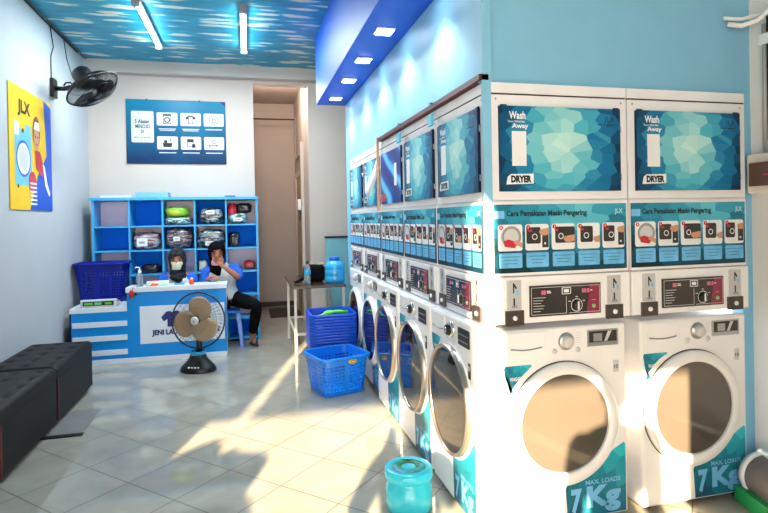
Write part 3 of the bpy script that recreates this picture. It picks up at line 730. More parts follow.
t = thing('weighing_scale', 'white scale with green lit display on the low end of the counter', 'scale', (-1.455, 6.0, .568))
MB().box(-.165, .165, -.035, .18, .0, .03, 'lgrey').box(-.165, .165, -.04, .02, .0, .078, 'lgrey').build('body', t, bevel=.008)
MB().box(-.14, .14, -.044, -.038, .02, .062, 'ink').rect(-.125, -.05, .030, .052, -.0446, 'green').rect(-.035, .03, .030, .054, -.0446, 'greenb').rect(.06, .12, .030, .050, -.0446, 'green').build('display', t)
MB().box(-.15, .15, .03, .17, .03, .045, 'steel').build('platter', t, bevel=.003)
# a crate behind supporting the big basket

# ------------------------------------------------------------------ baskets
def basket(label, loc, rz, bw, bd, tw, td, h, m, group=None, holes=True, name='laundry_basket', tagm=True, ns=44, nr=8):
    t = thing(name, label, 'basket', loc, rz, group)
    def per(u, w_, d_, r=.05):
        # rounded rectangle perimeter, u in 0..1
        segs = [('l', (-w_/2+r, -d_/2), (w_/2-r, -d_/2)), ('a', (w_/2-r, -d_/2+r), -90), ('l', (w_/2, -d_/2+r), (w_/2, d_/2-r)), ('a', (w_/2-r, d_/2-r), 0), ('l', (w_/2-r, d_/2), (-w_/2+r, d_/2)), ('a', (-w_/2+r, d_/2-r), 90), ('l', (-w_/2, d_/2-r), (-w_/2, -d_/2+r)), ('a', (-w_/2+r, -d_/2+r), 180)]
        L = [w_-2*r if i in (0, 4) else d_-2*r if i in (2, 6) else PI*r/2 for i in range(8)]
        s_ = u*sum(L)
        for sg, ln in zip(segs, L):
            if s_ <= ln+1e-9:
                f = s_/ln
                if sg[0] == 'l': return (sg[1][0]+(sg[2][0]-sg[1][0])*f, sg[1][1]+(sg[2][1]-sg[1][1])*f)
                a = math.radians(sg[2]+90*f); return (sg[1][0]+r*math.cos(a), sg[1][1]+r*math.sin(a))
            s_ -= ln
        return segs[0][1]
    def P(u, v):
        w_ = bw+(tw-bw)*v; d_ = bd+(td-bd)*v; x, y = per(u % 1.0, w_, d_); return Vector((x, y, h*v))
    mb = MB(); hz0, hz1 = .10, .80
    if holes:
        for i in range(ns):
            u0, u1 = i/ns, (i+1)/ns
            for (v0, v1) in ((0, hz0), (hz1, 1)):
                b = mb._v([P(u0, v0), P(u1, v0), P(u1, v1), P(u0, v1)]); mb.face([b, b+1, b+2, b+3], m)
            for j in range(nr):
                v0 = hz0+(hz1-hz0)*j/nr; v1 = hz0+(hz1-hz0)*(j+1)/nr
                if i % 5 == 4:
                    b = mb._v([P(u0, v0), P(u1, v0), P(u1, v1), P(u0, v1)]); mb.face([b, b+1, b+2, b+3], m); continue
                a_, c_ = .14, .22
                ui0, ui1 = u0+(u1-u0)*a_, u1-(u1-u0)*a_; vi0, vi1 = v0+(v1-v0)*c_, v1-(v1-v0)*c_
                b = mb._v([P(u0, v0), P(u1, v0), P(u1, v1), P(u0, v1), P(ui0, vi0), P(ui1, vi0), P(ui1, vi1), P(ui0, vi1)])
                for q in range(4):
                    r_ = (q+1) % 4; mb.face([b+q, b+r_, b+4+r_, b+4+q], m)
    else:
        for i in range(ns):
            b = mb._v([P(i/ns, 0), P((i+1)/ns, 0), P((i+1)/ns, 1), P(i/ns, 1)]); mb.face([b, b+1, b+2, b+3], m)
    mb.build('wall', t, solid=.004)
    bt = MB(); b = bt._v([P(i/ns, .0)+Vector((0, 0, .003)) for i in range(ns)]); bt.face(list(range(b, b+ns)), m); bt.build('bottom', t, solid=.004)
    rm = MB()
    rings = []
    for (o_, z_) in ((.0, h), (.022, h+.002), (.026, h-.006), (.024, h-.022), (.020, h-.022), (.020, h-.008), (0, h-.006)):
        rings.append(rm._v([Vector((*per(i/ns, tw+2*o_, td+2*o_, .05+o_), z_)) for i in range(ns)]))
    for a, c in zip(rings, rings[1:]):
        for i in range(ns):
            j = (i+1) % ns; rm.face([a+i, a+j, c+j, c+i], m, True)
    rm.build('rim', t)
    if tagm:
        f = .86; yy = -(bd+(td-bd)*f)/2-.006
        MB().lathe([(0, .004), (.024, .004), (.026, 0)], (.05, yy, h*f), 'Y', 'yellow', 20, sx=1.5, sy=.7).disc(.05, h*f, .028, yy-.0046, 'ink', 20, .011).disc(.05, h*f, .022, yy-.005, 'yellow', 20, .007).build('label', t)
    return t
basket('blue perforated laundry basket standing alone on the floor before the stack', (.69, 4.46, 0), math.radians(17), .345, .34, .41, .40, .31, 'baskblue')
st = None
for k in range(12):
    z = .002+.0262*k
    if st is None:
        st = basket('', (.728, 4.99, z), 0, .32, .33, .38, .39, .27, 'baskmid', 'stacked blue baskets', holes=False, tagm=False)
        z0 = z; o = st
    else: o = dup(st, (.728, 4.99, z))
    o['label'] = ([f'blue basket nested in the stack, {n_} from the bottom' for n_ in ('lowest', 'second', 'third', 'fourth', 'fifth', 'sixth')]+[f'blue basket nested in the stack, {n_} from the top' for n_ in ('sixth', 'fifth', 'fourth', 'third', 'second')]+['top basket of the blue stack, holding green plastic things'])[k]
t = thing('plastic_hanger', 'lime green plastic things lying in the top basket of the stack', 'hanger', (.75, 4.97, .495), .2)
MB().tube([(-.14, -.03, .03), (-.05, .02, .055), (.04, -.02, .06), (.13, -.03, .05)], .018, 'green', 8).sphere((-.03, .02, .05), .05, 'green', 14, 8, (1.2, .8, .5)).build('hanger', t)
MB().sphere((-.10, 0, .02), .05, 'grey', 12, 8, (1.2, 1, .6)).build('peg', t)
basket('big dark blue perforated basket at the low end of the counter by the wall', (-1.505, 6.40, .572), 0, .40, .26, .48, .36, .42, 'basknavy', ns=50, nr=10, tagm=False)

# ------------------------------------------------------------------ pedestal fan
t = thing('table_fan', 'black desk fan with tan blades and cyan ring standing on the floor by the counter', 'fan', (-.475, 5.42, 0), math.radians(-20))
bs = MB(); b = []
for (rx, ry, z) in ((.168, .125, 0), (.172, .128, .015), (.158, .115, .045), (.12, .09, .085), (.09, .07, .115), (.075, .062, .145), (.066, .055, .17)):
    b.append(bs._v([(rx*math.cos(a*PI/16), ry*math.sin(a*PI/16), z) for a in range(32)]))
for p, q in zip(b, b[1:]):
    for i in range(32): bs.face([p+i, p+(i+1) % 32, q+(i+1) % 32, q+i], 'black', True)
bs.face([b[-1]+i for i in range(32)], 'black'); bs.build('base', t)
MB().lathe([(.066, 0), (.07, .004), (.07, .03), (.066, .034)], (0, 0, .155), 'Z', 'cyanp', 28).build('ring', t)
for i in range(4): MB().box(-.05+.03*i, -.034+.03*i, -.113, -.09, .05, .060, 'white').build('push_button', t)
MB().tube([(0, .02, .15), (0, .03, .24), (0, .06, .40), (0, .07, .49)], .028, 'black', 12).build('neck', t)
hc = Vector((.035, -.06, .487)); tilt = Matrix.Translation(hc) @ Matrix.Rotation(math.radians(-5), 4, 'X')
m_ = MB(); m_.T = tilt; m_.lathe([(0, -.15), (.06, -.15), (.075, -.10), (.07, -.03), (.05, 0), (0, 0)], (0, 0, 0), 'Y', 'black', 24).build('motor', t)
R = .256
g = MB(); g.T = tilt
g.tube([(R*math.cos(i*PI/24), 0.0, R*math.sin(i*PI/24)) for i in range(48)], .0075, 'black', 8, closed=True)
g.build('guard_rim', t)
for sgn, nm in ((1, 'front_guard'), (-1, 'rear_guard')):
    g = MB(); g.T = tilt
    for k in range(48 if sgn > 0 else 32):
        a = 2*PI*k/(48 if sgn > 0 else 32); pts = []
        for (r, y) in ((.035, -.075), (.12, -.072), (.20, -.055), (.245, -.03), (R, 0)):
            a2 = a+.25*(1-r/R); pts.append((r*math.cos(a2), y*sgn, r*math.sin(a2)))
        g.tube(pts, .0011, 'wire', 4, caps=False)
    for r, y in ((.12, -.072), (.20, -.055)):
        g.tube([(r*math.cos(i*PI/16), y*sgn, r*math.sin(i*PI/16)) for i in range(32)], .0014, 'wire', 4, closed=True)
    gd = g.build(nm, t)
    if sgn > 0:
        h_ = MB(); h_.T = tilt; h_.lathe([(0, .082), (.030, .082), (.038, .076), (.038, .07)], (0, 0, 0), 'Y', 'lgrey', 24).lathe([(0, .085), (.014, .085), (.016, .082)], (0, 0, 0), 'Y', 'steel', 16).build('badge', gd)
def blade(mb, a0, R0, R1, wid, m, y0=-.045, y1=-.012, n=8):
    pts = []
    for i in range(n+1):
        u = i/n; r = R0+(R1-R0)*u; wd = wid*(.35+.9*math.sin(min(1, u*1.05)*PI*.62))
        if u > .9: wd *= .86
        lead = a0+.25*u
        for j in range(7):
            v = j/6-.5; a = lead+v*wd/max(r, .05); rr = r*(1-.10*(2*v)**2*u)
            pts.append((rr*math.cos(a), y0+(y1-y0)*(v+.5), rr*math.sin(a)))
    b = mb._v(pts)
    for i in range(n):
        for j in range(6): mb.face([b+i*7+j, b+i*7+j+1, b+(i+1)*7+j+1, b+(i+1)*7+j], m, True)
for k in range(3):
    m_ = MB(); m_.T = tilt; blade(m_, math.radians(65+120*k), .03, .225, .235, 'tan'); m_.build('blade', t, solid=.003)
# wall fan
t = thing('wall_fan', 'black wall fan hanging high on the left wall, tilted down', 'fan', (-1.775, 5.80, 2.70))
MB().box(0, .03, -.06, .06, -.09, .09, 'black').build('wall_plate', t, bevel=.006)
MB().tube([(.02, 0, 0), (.10, 0, .0), (.19, -.02, .02), (.23, -.04, .06)], .022, 'black', 10).tube([(.10, 0, .03), (.12, -.01, .055), (.16, -.01, .06), (.18, -.01, .04)], .008, 'black', 8).build('arm', t)
_v = (Vector((-1.375, 5.6, 2.663))-Vector((0, 0, 1.4))).normalized(); _r = _v.cross(Vector((0, 0, 1))).normalized(); _u = _r.cross(_v)
ax = (_r*.50 + _u*-.72 + _v*-.40).normalized()       # fan axis, down, right and towards the room
q = (-ax).to_track_quat('Y', 'Z').to_matrix().to_4x4()  # local -Y faces along the axis
fc = Vector((-1.375, 5.6, 2.663))-Vector((-1.775, 5.80, 2.70))
TF = Matrix.Translation(fc) @ q
def tm(): m_ = MB(); m_.T = TF; return m_
tm().lathe([(0, -.22), (.06, -.22), (.085, -.19), (.09, -.09), (.07, -.03), (.02, -.02)], (0, 0, 0), 'Y', 'black', 20).build('motor', t)
Rw = .245
tm().tube([(Rw*math.cos(i*PI/24), 0, Rw*math.sin(i*PI/24)) for i in range(48)], .008, 'wireb', 8, closed=True).build('guard_rim', t)
for sgn, nm in ((1, 'front_guard'), (-1, 'rear_guard')):
    g = tm()
    for k in range(84):
        a = 2*PI*k/84
        g.tube([(r*math.cos(a+.3*(1-r/Rw)), y*sgn, r*math.sin(a+.3*(1-r/Rw))) for r, y in ((.04, -.08), (.14, -.075), (.20, -.055), (.235, -.02), (Rw, 0))], .0017, 'wireb', 4, caps=False)
    g.tube([(.18*math.cos(i*PI/16), -.066*sgn, .18*math.sin(i*PI/16)) for i in range(32)], .002, 'wireb', 4, closed=True)
    g.lathe([(0, .086*sgn), (.035, .085*sgn), (.042, .075*sgn)], (0, 0, 0), 'Y', 'black', 20); g.build(nm, t)
for k in range(3):
    g = tm(); blade(g, math.radians(20+120*k), .03, .215, .24, 'black', -.05, 0.0); g.build('blade', t, solid=.003)
MB().tube([(.0, -.02, .09), (.005, -.03, .30), (.012, .02, .40), (.0, -.02, .585)], .005, 'black', 6).tube([(.19, -.03, .09), (.06, .25, .35), (.02, .3, .585)], .004, 'black', 6).build('cable', t)
tag(MB().tube([(-1.765, 5.1, 3.285), (-1.765, 5.5, 3.28), (-1.765, 6.6, 3.285)], .008, 'gap', 6).tube([(-1.74, 4.2, 3.288), (-1.74, 5.2, 3.28), (-1.745, 6.86, 3.288)], .006, 'black', 6).build('ceiling_cable'), 'dark cable running along the edge of the blue ceiling at the left wall', 'cable')

# ------------------------------------------------------------------ posters
t = thing('laundry_poster', 'yellow and blue cartoon laundry poster on the left wall', 'poster', (-1.777, 4.79, 1.53), PI/2)
w_, h_ = .935, .997          # local x = depth along the wall, rotated so it faces +X
p = MB().box(0, w_, -.006, 0, 0, h_, 'yposter')
y = -.0066
p.poly([(w_*.42, 0), (w_, 0), (w_, h_*.96), (w_*.80, h_), (w_*.86, h_*.5), (w_*.62, h_*.3)], y, 'bposter')
p.box(0, w_, -.0064, -.006, 0, .003, 'yposter')
p.text('JLX', w_*.18, w_*.46, h_*.76, h_*.90, y-.0008, 'ink', .04)
p.rrect(w_*.10, w_*.48, h_*.20, h_*.66, y-.0008, 'lbposter', .02)
p.rrect(w_*.10, w_*.20, h_*.60, h_*.71, y-.0010, 'white_print', .01).rrect(w_*.34, w_*.46, h_*.60, h_*.71, y-.0010, 'lbposter', .01).disc(w_*.28, h_*.65, .02, y-.0014, 'ink')
p.disc(w_*.29, h_*.42, .15, y-.0014, 'bposter', 32).disc(w_*.29, h_*.42, .13, y-.0018, 'white_print', 32).disc(w_*.29, h_*.42, .10, y-.0022, 'lgrey', 32)
p.disc(w_*.16, h_*.19, .016, y-.0014, 'ink').disc(w_*.42, h_*.19, .016, y-.0014, 'ink')
p.disc(w_*.60, h_*.68, .085, y-.0026, 'lips', 24, .14).disc(w_*.60, h_*.63, .065, y-.0030, 'hand', 24, .10).poly([(w_*.53, h_*.70), (w_*.56, h_*.77), (w_*.66, h_*.77), (w_*.68, h_*.70)], y-.0034, 'white_print')
p.disc(w_*.57, h_*.64, .012, y-.0036, 'ink', 12).disc(w_*.63, h_*.64, .012, y-.0036, 'ink', 12).disc(w_*.60, h_*.575, .022, y-.0036, 'photored', 14, .012)
p.poly([(w_*.55, h_*.52), (w_*.68, h_*.52), (w_*.78, h_*.38), (w_*.72, h_*.30), (w_*.58, h_*.36)], y-.0028, 'photored')
p.poly([(w_*.74, h_*.42), (w_*.79, h_*.40), (w_*.86, h_*.24), (w_*.93, h_*.16), (w_*.90, h_*.13), (w_*.80, h_*.22)], y-.0032, 'white_print')
p.poly([(w_*.66, h_*.14), (w_*.86, h_*.11), (w_*.84, h_*.05)], y-.0028, 'ink') if False else None
p.disc(w_*.48, h_*.24, .085, y-.0028, 'photored', 20, .09)
for i in range(6): p.rect(w_*(.42), w_*.58, h_*(.22-.035*i), h_*(.235-.035*i), y-.0034, 'white_print')
p.build('print', t)
t = thing('membership_poster', 'teal poster with six pale icon tiles on the back wall', 'poster', (-1.366, 6.998, 2.11))
w_, h_ = 1.13, .763
p = MB().box(0, w_, -.012, 0, 0, h_, 'navy').rect(.004, w_-.004, .004, h_-.004, -.0126, 'bposter2'); y = -.0132
p.poly([(w_*.94, h_-.004), (w_-.004, h_*.93), (w_-.004, h_-.004)], y, 'navy_ink')
p.rrect(w_*.05, w_*.27, h_*.33, h_*.82, y, 'lgrey', .015)
p.text('5 Alasan', w_*.085, w_*.225, h_*.63, h_*.69, y-.0008, 'ink', .03).text('MENCUCI', w_*.09, w_*.23, h_*.55, h_*.61, y-.0008, 'ink', .03).text('DI', w_*.145, w_*.17, h_*.47, h_*.53, y-.0008, 'ink', .03).text('JENI LAUNDRY', w_*.075, w_*.245, h_*.39, h_*.42, y-.0008, 'ink', .01)
for r_ in range(2):
    for c_ in range(3):
        a = w_*(.30+.237*c_); b = a+w_*.207; z0_ = h_*(.60-.375*r_); z1_ = z0_+h_*.205
        p.rrect(a, b, z0_, z1_, y, 'lgrey', .014); cx, cz = (a+b)/2, (z0_+z1_)/2; yy = y-.0008
        k = r_*3+c_
        if k == 0: p.rect(cx-.045, cx+.045, cz-.06, cz-.052, yy, 'ink').rect(cx-.045, cx-.039, cz-.06, cz+.06, yy, 'ink').rect(cx+.039, cx+.045, cz-.06, cz+.06, yy, 'ink').rect(cx-.045, cx+.045, cz+.038, cz+.06, yy, 'ink').ring(cx, cz-.01, .022, .034, yy, 'ink')
        if k == 1: p.poly([(cx-.03, cz-.055), (cx+.03, cz-.055), (cx+.03, cz+.01), (cx+.055, cz), (cx+.06, cz+.025), (cx+.02, cz+.045), (cx-.02, cz+.045), (cx-.06, cz+.025), (cx-.055, cz), (cx-.03, cz+.01)], yy, 'ink').poly([(cx-.022, cz-.047), (cx+.022, cz-.047), (cx+.022, cz+.03), (cx-.022, cz+.03)], yy-.0006, 'lgrey').rect(cx-.07, cx+.07, cz+.052, cz+.057, yy, 'ink')
        if k == 2: p.ring(cx, cz, .050, .056, yy, 'ink').rect(cx-.02, cx+.02, cz-.03, cz+.02, yy, 'ink').rect(cx-.013, cx+.013, cz-.023, cz+.012, yy-.0006, 'lgrey')
        if k == 3: p.poly([(cx-.055, cz), (cx+.055, cz), (cx+.045, cz-.05), (cx-.045, cz-.05)], yy, 'ink').disc(cx-.02, cz+.015, .02, yy, 'ink', 12).disc(cx+.035, cz+.035, .01, yy, 'ink', 10)
        if k == 4: p.rect(cx-.045, cx+.03, cz-.045, cz+.05, yy, 'ink').rect(cx-.038, cx+.023, cz-.038, cz+.01, yy-.0006, 'lgrey').rect(cx+.01, cx+.05, cz-.055, cz-.01, yy-.001, 'ink')
        if k == 5: p.ring(cx, cz+.02, .018, .024, yy, 'ink').poly([(cx-.06, cz-.02), (cx-.02, cz-.015), (cx+.05, cz-.02), (cx+.02, cz-.045), (cx-.06, cz-.045)], yy, 'ink').poly([(cx-.05, cz-.025), (cx+.03, cz-.025), (cx+.015, cz-.039), (cx-.05, cz-.039)], yy-.0006, 'lgrey')
        p.rect(a+.02, b-.02, z0_-.045, z0_-.035, y, 'lgrey').rect(a+.03, b-.03, z0_-.062, z0_-.054, y, 'lgrey') if r_ == 0 and c_ < 2 else p.rect(a+.02, b-.02, z0_-.045, z0_-.034, y, 'lgrey')
p.build('print', t)
for x in (.23, .83): MB().box(x-.01, x+.01, -.014, 0, h_-.005, h_+.008, 'gap').build('nail', t)

# ------------------------------------------------------------------ cubby shelf
S1_ = 0
SX = [-1.656, -1.285, -.935, -.587, -.240, .112]; SZ = [1.655, 1.365, 1.09, .815, .54, .265, .03]
SY0, SY1 = 6.62, 6.985
t = thing('cubby_shelf', 'tall blue open cubby shelf with pink and blue backs against the back wall', 'shelf', (0, 0, 0))
for x in (SX[0], SX[-1]): MB().box(x-.012, x+.012, SY0, SY1, 0, 1.66, 'shelfblue').build('side_panel', t)
MB().box(SX[0]-.03, SX[-1]+.02, SY0-.02, SY1, 1.66, 1.692, 'shelfblue').build('top', t, bevel=.002)
for x in SX[1:-1]: MB().box(x-.009, x+.009, SY0+.002, SY1-.01, .03, 1.66, 'shelfblue').build('divider', t)
for z in SZ[1:]: MB().box(SX[0]+.012, SX[-1]-.012, SY0+.004, SY1-.01, z-.010, z+.008, 'shelfblue').build('shelf_board', t)
for c in range(5):
    for r in range(6):
        zt = SZ[r]-.01; zb = SZ[r+1]+.008
        pk = (r+c) % 2 == 0
        if (r, c) in ((1, 2), (2, 2)): pk = (r == 2)
        MB().box(SX[c]+.01, SX[c+1]-.01, SY1-.062, SY1-.05, zb-.01, zt+.01, 'shelfpink' if pk else 'shelfback').build('back_panel', t)
# laundry bundles
M['c_green'] = cloth_mix('lime_and_yellow_cloth', [(190, 200, 60), (120, 190, 30), (96, 170, 30)], 6)
M['c_teal'] = cloth_mix('teal_white_cloth', [(200, 215, 210), (40, 70, 70), (150, 190, 190), (220, 225, 225)], 16)
M['c_dark'] = cloth_mix('dark_cloth', [(16, 18, 26), (28, 30, 40), (150, 160, 160), (12, 12, 18)], 14)
M['c_mix'] = cloth_mix('mixed_cloth', [(190, 160, 150), (90, 50, 60), (40, 40, 56), (160, 150, 160), (130, 60, 50)], 16)
M['c_grey'] = cloth_mix('pale_grey_cloth', [(190, 195, 200), (150, 155, 165), (120, 60, 66), (60, 60, 76)], 12)
M['c_black'] = cloth_mix('black_bag', [(12, 12, 16), (30, 28, 34), (50, 46, 44)], 10)
M['c_red'] = cloth_mix('red_bag', [(180, 24, 28), (150, 14, 20), (200, 50, 40)], 6)
M['c_orange'] = cloth_mix('orange_red_cloth', [(240, 60, 20), (215, 30, 60), (235, 70, 20)], 4)
def bundle(label, x0, x1, z0, z1, m, y=6.77, seed=0, lab=None, d=.13, name='laundry_bundle', group='folded laundry bags in the cubby shelf', roll=0):
    t = thing(name, label, 'laundry bag', ((x0+x1)/2, y, z0), 0, group); hx = (x1-x0)/2; hz = (z1-z0)/2
    def fn(p, q):
        e = .6
        v = Vector((math.copysign(abs(p.x)**e, p.x)*hx, math.copysign(abs(p.y)**e, p.y)*d, math.copysign(abs(p.z)**e, p.z)*hz))
        s = 1+.13*noise.noise(p*2.2+Vector((seed*3.1, 0, seed)))+.06*noise.noise(p*6+Vector((seed, 5, 0)))
        v.x *= min(s, 1.04); v.y *= min(s, 1.03); v.z = v.z*s if v.z > 0 else v.z
        return v
    MB().sphere((0, 0, hz), 1, m, 36, 22, fn=fn).build('bag', t)
    if lab:
        lx, lz, lw, lh = lab
        MB().box(lx-lw/2, lx+lw/2, -d-.012, -d+.02, lz, lz+lh, 'paper').rect(lx-lw*.3, lx+lw*.25, lz+lh*.35, lz+lh*.6, -d-.0126, 'grey').build('label', t)
    return t
bundle('lime green folded laundry bag in the top middle cubby', -.915, -.65, 1.465, 1.585, 'c_green', seed=1)
bundle('teal and white striped laundry bag under the lime green one', -.925, -.63, 1.375, 1.467, 'c_teal', seed=2)
bundle('black laundry bag with white label in the top row, fourth cubby', -.54, -.27, 1.375, 1.56, 'c_dark', seed=3, lab=(-.01, .115, .09, .045))
bundle('red and orange cloth peeking out of the top right cubby', -.225, -.12, 1.46, 1.62, 'c_orange', seed=4, d=.09)
bundle('dark laundry bag leaning at the back of the top right cubby', -.13, .055, 1.50, 1.62, 'c_black', seed=5, y=6.78, d=.09)
bundle('grey patterned laundry bag at the bottom of the top right cubby', -.215, .0, 1.375, 1.50, 'c_teal', seed=6, lab=(.0, .03, .10, .04), y=6.75)
bundle('pale grey laundry bag with white label in the second row', -1.255, -.965, 1.10, 1.30, 'c_grey', seed=7, lab=(-.045, .04, .11, .09))
bundle('mixed brown laundry bag with small label in the middle of the second row', -.915, -.62, 1.10, 1.34, 'c_mix', seed=8, lab=(-.02, .09, .07, .05))
bundle('dark patterned laundry bag in the second row, fourth cubby', -.57, -.265, 1.10, 1.315, 'c_dark', seed=9, lab=(.0, .03, .12, .05))
bundle('small black bag in the right cubby of the second row', -.225, -.09, 1.10, 1.27, 'c_black', seed=10, d=.08)
bundle('red bag in the right cubby of the third row', -.05, .085, .825, .935, 'c_red', seed=11, d=.09)
bundle('small ivory bag between the two women in the third row', -.585+.02, -.47, .825, .95, 'maskc', seed=12, d=.07)
bundle('dark bag behind the pump bottle in the third row', -1.19, -.98, .825, .93, 'c_black', seed=13, d=.08)
tag(MB().box(-.16, .16, -.10, .10, 0, .025, 'paper').build('flat_box', loc=(-1.43, 6.78, 1.692), bevel=.003), 'flat white box on top of the shelf at its left end', 'box')
tag(MB().box(-.175, .175, -.11, .11, 0, .060, 'tealp').build('flat_box', loc=(-1.05, 6.78, 1.692), bevel=.003), 'flat teal box on top of the shelf', 'box')
tag(MB().box(-.06, .06, -.04, .04, 0, .015, 'ink').build('tape_case', loc=(-.19, 6.68, 1.692), bevel=.005), 'small dark object on top of the shelf near its right end', 'box')

# ------------------------------------------------------------------ side table and things on it
t = thing('side_table', 'dark topped side table on thin cream metal legs behind the basket stack', 'table', (0, 0, 0))
MB().box(.42, .965, 5.47, 6.60, .715, .74, 'tabletop').build('tabletop', t, bevel=.002)
for x, y in ((.455, 5.55), (.945, 5.55), (.455, 6.55), (.945, 6.55)): MB().box(x-.013, x+.013, y-.013, y+.013, 0, .715, 'cream').build('leg', t)
for y in (5.55, 6.55): MB().box(.468, .932, y-.008, y+.008, .235, .26, 'cream').build('crossbar', t)
MB().box(.447, .463, 5.563, 6.537, .235, .26, 'cream').build('crossbar', t)
t = thing('water_gallon', 'blue refillable water gallon on the side table', 'bottle', (.885, 5.72, .74))
MB().lathe([(0, 0), (.095, 0), (.105, .012), (.105, .06), (.100, .07), (.105, .08), (.105, .13), (.10, .14), (.105, .15), (.105, .18), (.085, .215), (.04, .235), (.035, .25)], m='gallon', n=32).build('jug', t)
MB().lathe([(.05, .232), (.055, .24), (.055, .262), (.045, .27), (0, .27)], m='gallonc', n=24).build('cap', t)
t = thing('water_bottle', 'clear plastic water bottle with dark cap on the side table', 'bottle', (.592, 5.66, .74))
MB().lathe([(0, 0), (.031, 0), (.034, .01), (.034, .07), (.030, .09), (.034, .11), (.034, .15), (.028, .185), (.014, .21), (.014, .22)], m='clear', n=24).build('bottle', t)
MB().lathe([(.034, .095), (.0345, .096), (.0345, .145), (.034, .146)], m='cyanp', n=24).build('label', t)
MB().lathe([(.017, .21), (.018, .24), (0, .245)], m='ink', n=16).build('cap', t)
t = thing('shoulder_bag', 'black bag lying on the side table between bottle and gallon', 'bag', (.69, 5.90, .742))
def fb(p, q):
    e = .45; return Vector((math.copysign(abs(p.x)**e, p.x)*.115, math.copysign(abs(p.y)**e, p.y)*.10, math.copysign(abs(p.z)**e, p.z)*.092*(1+.12*noise.noise(p*2))))
MB().sphere((0, 0, .088), 1, 'trouser', 30, 18, fn=fb).build('body', t)
MB().tube([(-.12, -.06, .05), (-.17, -.12, .03), (-.22, -.15, .012), (-.20, -.20, .012), (-.13, -.18, .04), (-.12, -.08, .10)], .010, 'trouser', 8).build('strap', t)
for i, x in enumerate((-.08, -.02, .05, .09)): MB().sphere((x, .0, .178), .022, 'wood' if i % 2 else 'grey', 10, 8, (1, 1, .9)).build('fold', t)

# doormat in the recess
tag(MB().box(.30, .76, 8.02, 8.86, .001, .012, 'matt').build('doormat', bevel=.003), 'dark doormat on the floor in the recess', 'doormat')

# ------------------------------------------------------------------ tub in the foreground
t = thing('plastic_tub', 'turquoise round plastic tub with a printed lid on the floor in front', 'tub', (.735, 2.535, 0))
MB().lathe([(0, .002), (.103, .0), (.110, .012), (.112, .05), (.112, .115), (.098, .132), (.096, .152)], m='turq2', n=48).build('tub', t)
ld = MB().lathe([(.100, .150), (.113, .152), (.116, .160), (.116, .190), (.110, .199), (.084, .201), (.082, .197), (0, .197)], m='turq', n=48).build('lid', t)
MB().lathe([(.034, .1975), (.034, .1985), (.080, .1985), (.080, .1975)], m='lidprint', n=40).build('lid_print', ld)

# ------------------------------------------------------------------ people
def skin(name, chains, m, parent, sub=1, root=0):
    vs, rs, es, mp = [], [], [], {}
    for ch in chains:
        prev = None
        for p, r in ch:
            k = tuple(round(c, 4) for c in p)
            if k not in mp: mp[k] = len(vs); vs.append(p); rs.append(r)
            i = mp[k]
            if prev is not None and prev != i: es.append((prev, i))
            prev = i
    me = bpy.data.meshes.new(name); me.from_pydata(vs, es, []); o = bpy.data.objects.new(name, me); COL.objects.link(o)
    o.modifiers.new('skin', 'SKIN')
    for sv, r in zip(me.skin_vertices[0].data, rs): sv.radius = (r, r) if not isinstance(r, tuple) else r
    me.skin_vertices[0].data[root].use_root = True
    s = o.modifiers.new('sub', 'SUBSURF'); s.levels = sub; s.render_levels = sub
    dg = bpy.context.evaluated_depsgraph_get(); nm = bpy.data.meshes.new_from_object(o.evaluated_get(dg))
    bpy.data.objects.remove(o); bpy.data.meshes.remove(me)
    for p in nm.polygons: p.use_smooth = True
    nm.materials.clear(); nm.materials.append(M[m])
    o = bpy.data.objects.new(name, nm); COL.objects.link(o); o.parent = parent
    return o
def lerp(a, b, u): return tuple(a[i]+(b[i]-a[i])*u for i in range(3))
def head(parent, c, T, m='skin'):
    mb = MB(); mb.T = T
    def fn(p, q):
        v = Vector((p.x*.074, p.y*.092, p.z*.112))
        if p.z < 0: v.x *= 1-.22*(-p.z)**1.5; v.y *= 1-.10*(-p.z)
        if p.y < -.6 and abs(p.x) < .5: v.y -= .004
        # nose
        d = (p.x/.16)**2+((p.z+.12)/.22)**2
        if p.y < 0: v.y -= .020*math.exp(-d)
        for s in (-1, 1):
            d = ((p.x-s*.38)/.2)**2+((p.z-.06)/.13)**2
            if p.y < 0: v.y += .010*math.exp(-d)
        return v
    mb.sphere((0, 0, 0), 1, m, 32, 24, fn=fn); h = mb.build('head', parent)
    for s in (-1, 1):
        e = MB(); e.T = T; e.sphere((s*.028, -.080, .006), .009, 'ink', 10, 8, (1.3, .7, .7)); e.build('eye', h)
        e = MB(); e.T = T; e.tube([(s*.014, -.089, .026), (s*.030, -.087, .031), (s*.044, -.078, .027)], .003, 'ink', 6); e.build('eyebrow', h)
    e = MB(); e.T = T; e.sphere((0, -.086, -.055), .014, 'lips', 12, 8, (1.3, .5, .45)); e.build('mouth', h)
    return h
